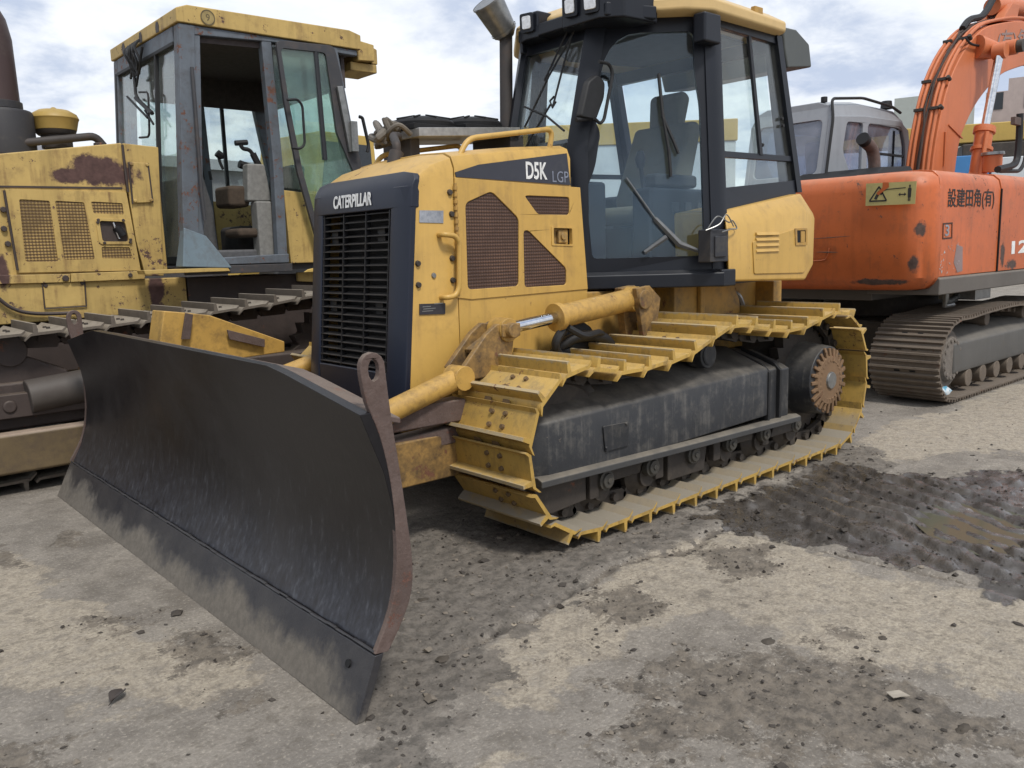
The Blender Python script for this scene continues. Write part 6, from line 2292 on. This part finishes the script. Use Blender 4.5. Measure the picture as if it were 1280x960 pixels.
hubmud = paint('mud_caked_hub', (.20, .175, .15), .9, vary=.45, dirt=.7, dirtcol=(.075, .062, .052), streak=0, bump=.9, scale=3)
# tracks
EP = [(-3.2, .035), (-4.0, .03), (-4.8, .03), (-5.6, .035), (-5.85, .07), (-6.02, .20), (-6.06, .36), (-6.0, .53), (-5.85, .64), (-5.6, .675), (-5.0, .66), (-4.4, .70), (-3.8, .69), (-3.35, .665), (-3.12, .66), (-2.93, .60), (-2.80, .48), (-2.755, .34), (-2.79, .20), (-2.89, .09), (-3.03, .042)]
EP = EP[::-1]
ESH = shoe_shape(.155, .54, .022, .012, 3, True, False).mesh('shoe', [etrack, M['void']])
for yc in (.69, EYc * 2 - .69):
    make_track(EX, EP, yc, .54, .155, ESH, etrack, link_h=.075)
for sd in (1, -1):
    f = (lambda p: Vector(p)) if sd > 0 else (lambda p: Vector((p[0], 2 * EYc - p[1], p[2])))
    Yb = lambda a, c: sorted((f((0, a, 0)).y, f((0, c, 0)).y))
    b = MB()
    b.loft([[f(p) for p in ((x, .50, .22), (x, .90, .22), (x, .91, .26), (x, .90, .46), (x, .78, .55), (x, .50, .56))] for x in (-3.16, -5.5)])
    fr = b.build('track_frame', eframe, EX, bevel=.015)
    b = MB()
    b.cyl(f((-3.15, .50, .345)), f((-3.15, .86, .345)), .23, None, 26)
    b.cyl(f((-3.15, .855, .345)), f((-3.15, .895, .345)), .19, .17, 26)
    for k in range(14):
        a = k * 2 * PI / 14
        b.cyl(f((-3.15 + .15 * math.cos(a), .893, .345 + .15 * math.sin(a))), f((-3.15 + .15 * math.cos(a), .905, .345 + .15 * math.sin(a))), .018, None, 6)
    b.build('drive_hub', hubmud, EX, bevel=.01)
    b = MB()
    b.cyl(f((-5.72, .55, .35)), f((-5.72, .84, .35)), .24, None, 26)
    b.build('idler', etrack, EX, bevel=.01)
    for i in range(7):
        b = MB()
        b.cyl(f((-3.50 - .31 * i, .56, .155)), f((-3.50 - .31 * i, .90, .155)), .075, None, 16)
        b.build('roller', etrack, fr, bevel=.008)
    for x in (-4.0, -4.9):
        b = MB()
        b.cyl(f((x, .55, .60)), f((x, .84, .60)), .06, None, 14)
        b.box(x - .06, x + .06, *Yb(.56, .66), .5, .6)
        b.build('carrier_roller', etrack, EX, bevel=.006)
b = MB()
b.box(-5.2, -3.4, EYc - .5, EYc + .5, .30, .60)
b.box(-4.9, -3.7, EYc - .76, EYc + .76, .28, .50)
b.build('under_frame', M['steel'], EX, bevel=.02)

# crumpled packet on the tail of the near track
b = MB()
p = Vector(V(-3.018, 0.900, 0.054))
rng = random.Random(8)
rings = []
for k in range(5):
    s = 1 - abs(k - 2) * .18
    rings.append([Vector((p.x - .06 + .03 * k + rng.uniform(-.008, .008), p.y + .05 * s * math.cos(a * PI / 4) * rng.uniform(.7, 1.1), .105 + .045 * s * math.sin(a * PI / 4) * rng.uniform(.6, 1.1))) for a in range(8)])
b.loft(rings)
T = NT('packet_print')
v = T.ramp(T.noise(T.pos(), 18, 2, .5), .45, .55)
tag(b.build('crumpled_packet', T.done(T.bsdf(T.mix(v, (.55, .60, .62), (.09, .28, .40)), .35)), bevel=0), 'small blue and white crumpled packet on the tail of the excavator track', 'packet')


# ----------------------------------------------------------------- far machines and buildings
farw = paint('far_white_panel', (.55, .58, .60), .6, vary=.15, dirt=.15, streak=.2)
fary = paint('far_yellow_paint', (.50, .34, .085), .5, vary=.2, dirt=.2, streak=.2)
dkwin = plain('dark_window', (.03, .035, .04), .2)


def wheel_loader(loc, rot, label):
    R = Matrix.Translation(loc) @ Matrix.Rotation(rot, 4, 'Z')
    t = thing('wheel_loader', label, 'wheel loader', loc)

    def part(nm, b, m, par=t, bv=.02):
        return b.move(R).build(nm, m, par, bevel=bv)
    b = MB()
    b.xz([(-3.0, 1.0), (-3.0, 2.35), (-.6, 2.55), (-.6, 1.0)], -1.0, 1.0)
    b.box(-.6, 1.4, -.8, .8, .8, 1.6)
    part('body', b, fary)
    b = MB()
    b.xz([(-.6, 1.6), (-.5, 3.2), (.6, 3.2), (.8, 2.2), (.7, 1.6)], -.75, .75)
    c = part('cab', b, fary)
    b = MB()
    b.xz([(-.45, 2.2), (-.4, 3.05), (.5, 3.05), (.65, 2.2)], -.77, .77)
    part('cab_window', b, dkwin, c, 0)
    for x in (-2.0, 1.2):
        for y in (-1.1, .7):
            b = MB()
            b.cyl((x, y, .75), (x, y + .45, .75), .75, None, 28)
            w = part('tyre', b, M['rubber'], t, .06)
            b = MB()
            b.cyl((x, y - .01, .75), (x, y + .46, .75), .38, None, 20)
            part('rim', b, fary, w, .02)
    b = MB()
    for y in (-.6, .6):
        b.beam((1.0, y, 1.7), (2.9, y, .9), .12, .3)
    part('lift_arm', b, fary)
    b = MB()
    b.xz([(2.8, .2), (2.8, 1.3), (3.0, 1.3), (3.1, .4), (3.7, .25), (3.7, .15)], -1.4, 1.4)
    part('bucket', b, M['steel'])
    return t


wheel_loader((-3.3, -9.2, 0), math.radians(10), 'yellow wheel loader far behind the cab of the old bulldozer')

# site cabin with a yellow band, seen through the glass of the middle cab
t = thing('site_cabin', 'white site cabin with a yellow band seen through the cab of the middle bulldozer', 'site cabin', (-9.5, -9.2, 0))
Rm = Matrix.Translation((-9.5, -9.2, 0)) @ Matrix.Rotation(math.radians(-45), 4, 'Z')
b = MB()
b.box(-3.0, 1.8, -1.2, 1.2, .05, 3.30)
w = b.move(Rm).build('wall', farw, t, bevel=.02)
b = MB()
b.box(-3.03, 1.83, -1.23, 1.23, 3.302, 3.72)
b.move(Rm).build('yellow_band', fary, t, bevel=.02)
b = MB()
b.box(-.2, .05, 1.235, 1.25, 3.36, 3.66)
b.move(Rm).build('vent', dkwin, t, bevel=.0)
b = MB()
b.box(-2.2, -1.0, 1.205, 1.23, 1.2, 2.2)
b.move(Rm).build('window', dkwin, w, bevel=.0)

# truck with a white box and a yellow crane boom behind the excavator
t = thing('crane_truck', 'blue and white truck carrying a yellow boom behind the excavator boom', 'truck', (-24, -5.5, 0))
Rm = Matrix.Translation((-24, -5.5, 0)) @ Matrix.Rotation(math.radians(118), 4, 'Z')


def tp(nm, b, m, par=t, bv=.03):
    return b.move(Rm).build(nm, m, par, bevel=bv)


blue = paint('truck_blue', (.05, .19, .42), .5, vary=.2, dirt=.2, streak=.3)
b = MB()
b.box(-3.3, -.9, -1.2, 1.2, .9, 3.6)
cabp = tp('truck_cab', b, blue)
b = MB()
b.box(-2.9, -1.3, -1.22, -1.205, 2.2, 3.1)
tp('cab_window', b, dkwin, cabp, 0)
b = MB()
b.box(-.85, 5.5, -1.2, 1.2, 1.0, 3.5)
tp('cargo_box', b, farw)
b = MB()
b.box(-3.2, 4.4, -.5, .5, .6, .95)
tp('chassis', b, M['steel'])
b = MB()
b.box(-6.2, 6.0, -.45, .45, 4.02, 4.55)
b.box(.8, 1.4, -.4, .4, 3.5, 4.02)
tp('crane_boom', b, fary)
b = MB()
b.box(-1.6, 5.4, -1.1, .9, 3.502, 3.92)
tp('roof_rack', b, M['steel'])
for x in (-2.2, 2.6, 3.7):
    for y in (-1.2, .9):
        b = MB()
        b.cyl((x, y, .5), (x, y + .3, .5), .5, None, 22)
        tp('tyre', b, M['rubber'], t, .04)

# brick block far right
brick = paint('pink_brick', (.46, .375, .345), .9, vary=.15, dirt=.1, streak=.15)
t = thing('apartment_block', 'pinkish brick apartment block with a stepped roof far off on the right', 'building', (-94.6, -30.6, 0))
Rm = Matrix.Translation((-94.6, -30.6, 0)) @ Matrix.Rotation(math.radians(107), 4, 'Z')
b = MB()
b.box(-1.2, .8, 0, 14, 0, 16.2)
b.box(.8, 50, 0, 14, 0, 17.4)
w = b.move(Rm).build('wall', brick, t, bevel=0)
b = MB()
b.box(2.8, 3.6, 1, 2, 17.4, 20.2)
b.box(2.5, 3.9, 1.2, 1.8, 18.6, 19.0)
b.move(Rm).build('roof_vent', M['steel'], t, bevel=0)
for fl in range(5):
    b = MB()
    for k in range(14):
        x = -.9 + k * 3.2
        b.box(x, x + 1.3, -.06, -.01, 2 + fl * 3.1, 3.7 + fl * 3.1)
    b.move(Rm).build('window_row', dkwin, w, bevel=0)
t = thing('office_block', 'pale grey-green office block far off between the excavator cab and its boom', 'building', (-75, -36, 0))
Rm = Matrix.Translation(Vector(V(-82.552, -36.000, 14.807)) * Vector((1, 1, 0)) if False else (V(-82.552, -36.000, 14.807)[0], -36, 0)) @ Matrix.Rotation(math.radians(107), 4, 'Z')
zt2 = V(-86.520, -36.000, 15.164)[2]
b = MB()
b.box(0, 6.5, 0, 10, 0, zt2)
w = b.move(Rm).build('wall', paint('pale_green_render', (.40, .43, .40), .85, vary=.1, dirt=.1, streak=.15), t, bevel=0)
for fl in range(4):
    b = MB()
    for k in range(3):
        b.box(.6 + k * 2, 1.7 + k * 2, -.06, -.01, 2 + fl * 2.6, 3.5 + fl * 2.6)
    b.move(Rm).build('window_row', dkwin, w, bevel=0)
# low grey warehouse on the far side of the yard
grey = paint('grey_sheet_wall', (.22, .21, .225), .8, vary=.12, dirt=.1, streak=.25)
t = thing('warehouse', 'long low grey warehouse across the yard behind the old bulldozer', 'building', (-14, -46, 0))
Rm = Matrix.Translation((-14, -46, 0)) @ Matrix.Rotation(math.radians(12), 4, 'Z')
b = MB()
b.box(-30, 26, -8, 8, 0, 5.6)
w = b.move(Rm).build('wall', grey, t, bevel=0)
b = MB()
b.ext([(-30.4, -8.4, 5.6), (-30.4, 0, 7.2), (-30.4, 8.4, 5.6)], (56.8, 0, 0))
b.move(Rm).build('roof', plain('grey_roof_sheet', (.20, .20, .21), .7), t, bevel=0)
for k in range(7):
    b = MB()
    b.box(-26 + k * 7.5, -22.5 + k * 7.5, 8.01, 8.08, 0, 3.6)
    b.move(Rm).build('shutter', farw, w, bevel=0)


# ----------------------------------------------------------------- sky, sun, camera
def make_world():
    w = bpy.data.worlds.new('World')
    SC.world = w
    w.use_nodes = True
    nt = w.node_tree
    nt.nodes.clear()
    N = lambda t: nt.nodes.new('ShaderNode' + t)
    L = nt.links.new
    out, bg, sky = N('OutputWorld'), N('Background'), N('TexSky')
    sky.sky_type = 'NISHITA'
    sky.sun_disc = False
    sky.sun_elevation = math.radians(SUN_EL)
    sky.sun_rotation = math.radians(SUN_ROT)
    sky.air_density = 1.2
    sky.dust_density = 2.0
    tc = N('TexCoord')
    sep = N('SeparateXYZ')
    L(tc.outputs['Generated'], sep.inputs[0])
    zz = N('Math'); zz.operation = 'MAXIMUM'; zz.inputs[1].default_value = 0.0
    L(sep.outputs[2], zz.inputs[0])
    ad = N('Math'); ad.operation = 'ADD'; ad.inputs[1].default_value = .22
    L(zz.outputs[0], ad.inputs[0])
    dv = []
    for k in (0, 1):
        d = N('Math'); d.operation = 'DIVIDE'
        L(sep.outputs[k], d.inputs[0]); L(ad.outputs[0], d.inputs[1])
        dv.append(d)
    cb = N('CombineXYZ')
    L(dv[0].outputs[0], cb.inputs[0]); L(dv[1].outputs[0], cb.inputs[1])

    def noise(s, det, ro, off):
        mp = N('Mapping'); mp.inputs['Location'].default_value = off
        L(cb.outputs[0], mp.inputs[0])
        n = N('TexNoise'); n.inputs['Scale'].default_value = s; n.inputs['Detail'].default_value = det; n.inputs['Roughness'].default_value = ro
        n.inputs['Distortion'].default_value = .25
        L(mp.outputs[0], n.inputs['Vector'])
        return n.outputs['Fac']

    def ramp(x, a, b):
        m = N('MapRange'); m.inputs['From Min'].default_value = a; m.inputs['From Max'].default_value = b
        m.interpolation_type = 'SMOOTHSTEP'
        L(x, m.inputs['Value'])
        return m.outputs[0]

    def mix(f, a, b):
        m = N('Mix'); m.data_type = 'RGBA'
        for i, v in ((0, f), (6, a), (7, b)):
            if isinstance(v, bpy.types.NodeSocket):
                L(v, m.inputs[i])
            else:
                m.inputs[i].default_value = v if isinstance(v, float) else (*v, 1)
        return m.outputs[2]

    k = CLOUD
    tone = mix(ramp(noise(1.7, 8, .58, (3.1, 1.7, 0)), .41, .60), (.52 * k, .60 * k, .76 * k), (.97 * k, 1.0 * k, 1.04 * k))
    tone = mix(ramp(noise(4.2, 6, .6, (7.1, 0.7, 0)), .42, .70), tone, (.88 * k, .92 * k, .98 * k))
    cover = ramp(noise(.9, 6, .55, (.4, 5.2, 0)), .30, .46)
    col = mix(cover, sky.outputs[0], tone)
    L(col, bg.inputs[0])
    bg.inputs[1].default_value = .10
    L(bg.outputs[0], out.inputs[0])


SUN_EL, SUN_AZ = 56, 78            # azimuth of the sun seen from the scene, degrees from +x towards +y
SUN_ROT = 90 - SUN_AZ
CLOUD = 5.5
make_world()
sd = bpy.data.lights.new('sun', 'SUN')
sd.energy = 1.5
sd.angle = math.radians(10)
sd.color = (1., .955, .89)
so_ = bpy.data.objects.new('sun', sd)
COL.objects.link(so_)
dirv = Vector((math.cos(math.radians(SUN_EL)) * math.cos(math.radians(SUN_AZ)), math.cos(math.radians(SUN_EL)) * math.sin(math.radians(SUN_AZ)), math.sin(math.radians(SUN_EL))))
so_.rotation_euler = (-dirv).to_track_quat('-Z', 'Y').to_euler()
so_.location = dirv * 30

cd = bpy.data.cameras.new('camera')
cam = bpy.data.objects.new('camera', cd)
COL.objects.link(cam)
cd.sensor_fit = 'HORIZONTAL'
cd.sensor_width = 36
cd.lens = 29.4216
cd.clip_start = .05
cd.clip_end = 2000
Rc = [[-0.7490115, 0.6619336, -0.0287348], [-0.1253049, -0.0989352, 0.987173], [-0.6506001, -0.7430045, -0.1570472]]
Mc = Matrix(((Rc[0][0], Rc[1][0], -Rc[2][0], 0), (Rc[0][1], Rc[1][1], -Rc[2][1], 0), (Rc[0][2], Rc[1][2], -Rc[2][2], 0), (0, 0, 0, 1)))
cam.matrix_world = Matrix.Translation(V(3.799, 3.532, 1.291)) @ Mc
SC.camera = cam
SC.render.engine = 'CYCLES'
SC.view_settings.view_transform = 'Standard'
SC.view_settings.look = 'None'
SC.view_settings.gamma = 1
SC.view_settings.exposure = .98
SC.cycles.max_bounces = 8
SC.cycles.transparent_max_bounces = 24
SC.cycles.use_denoising = True
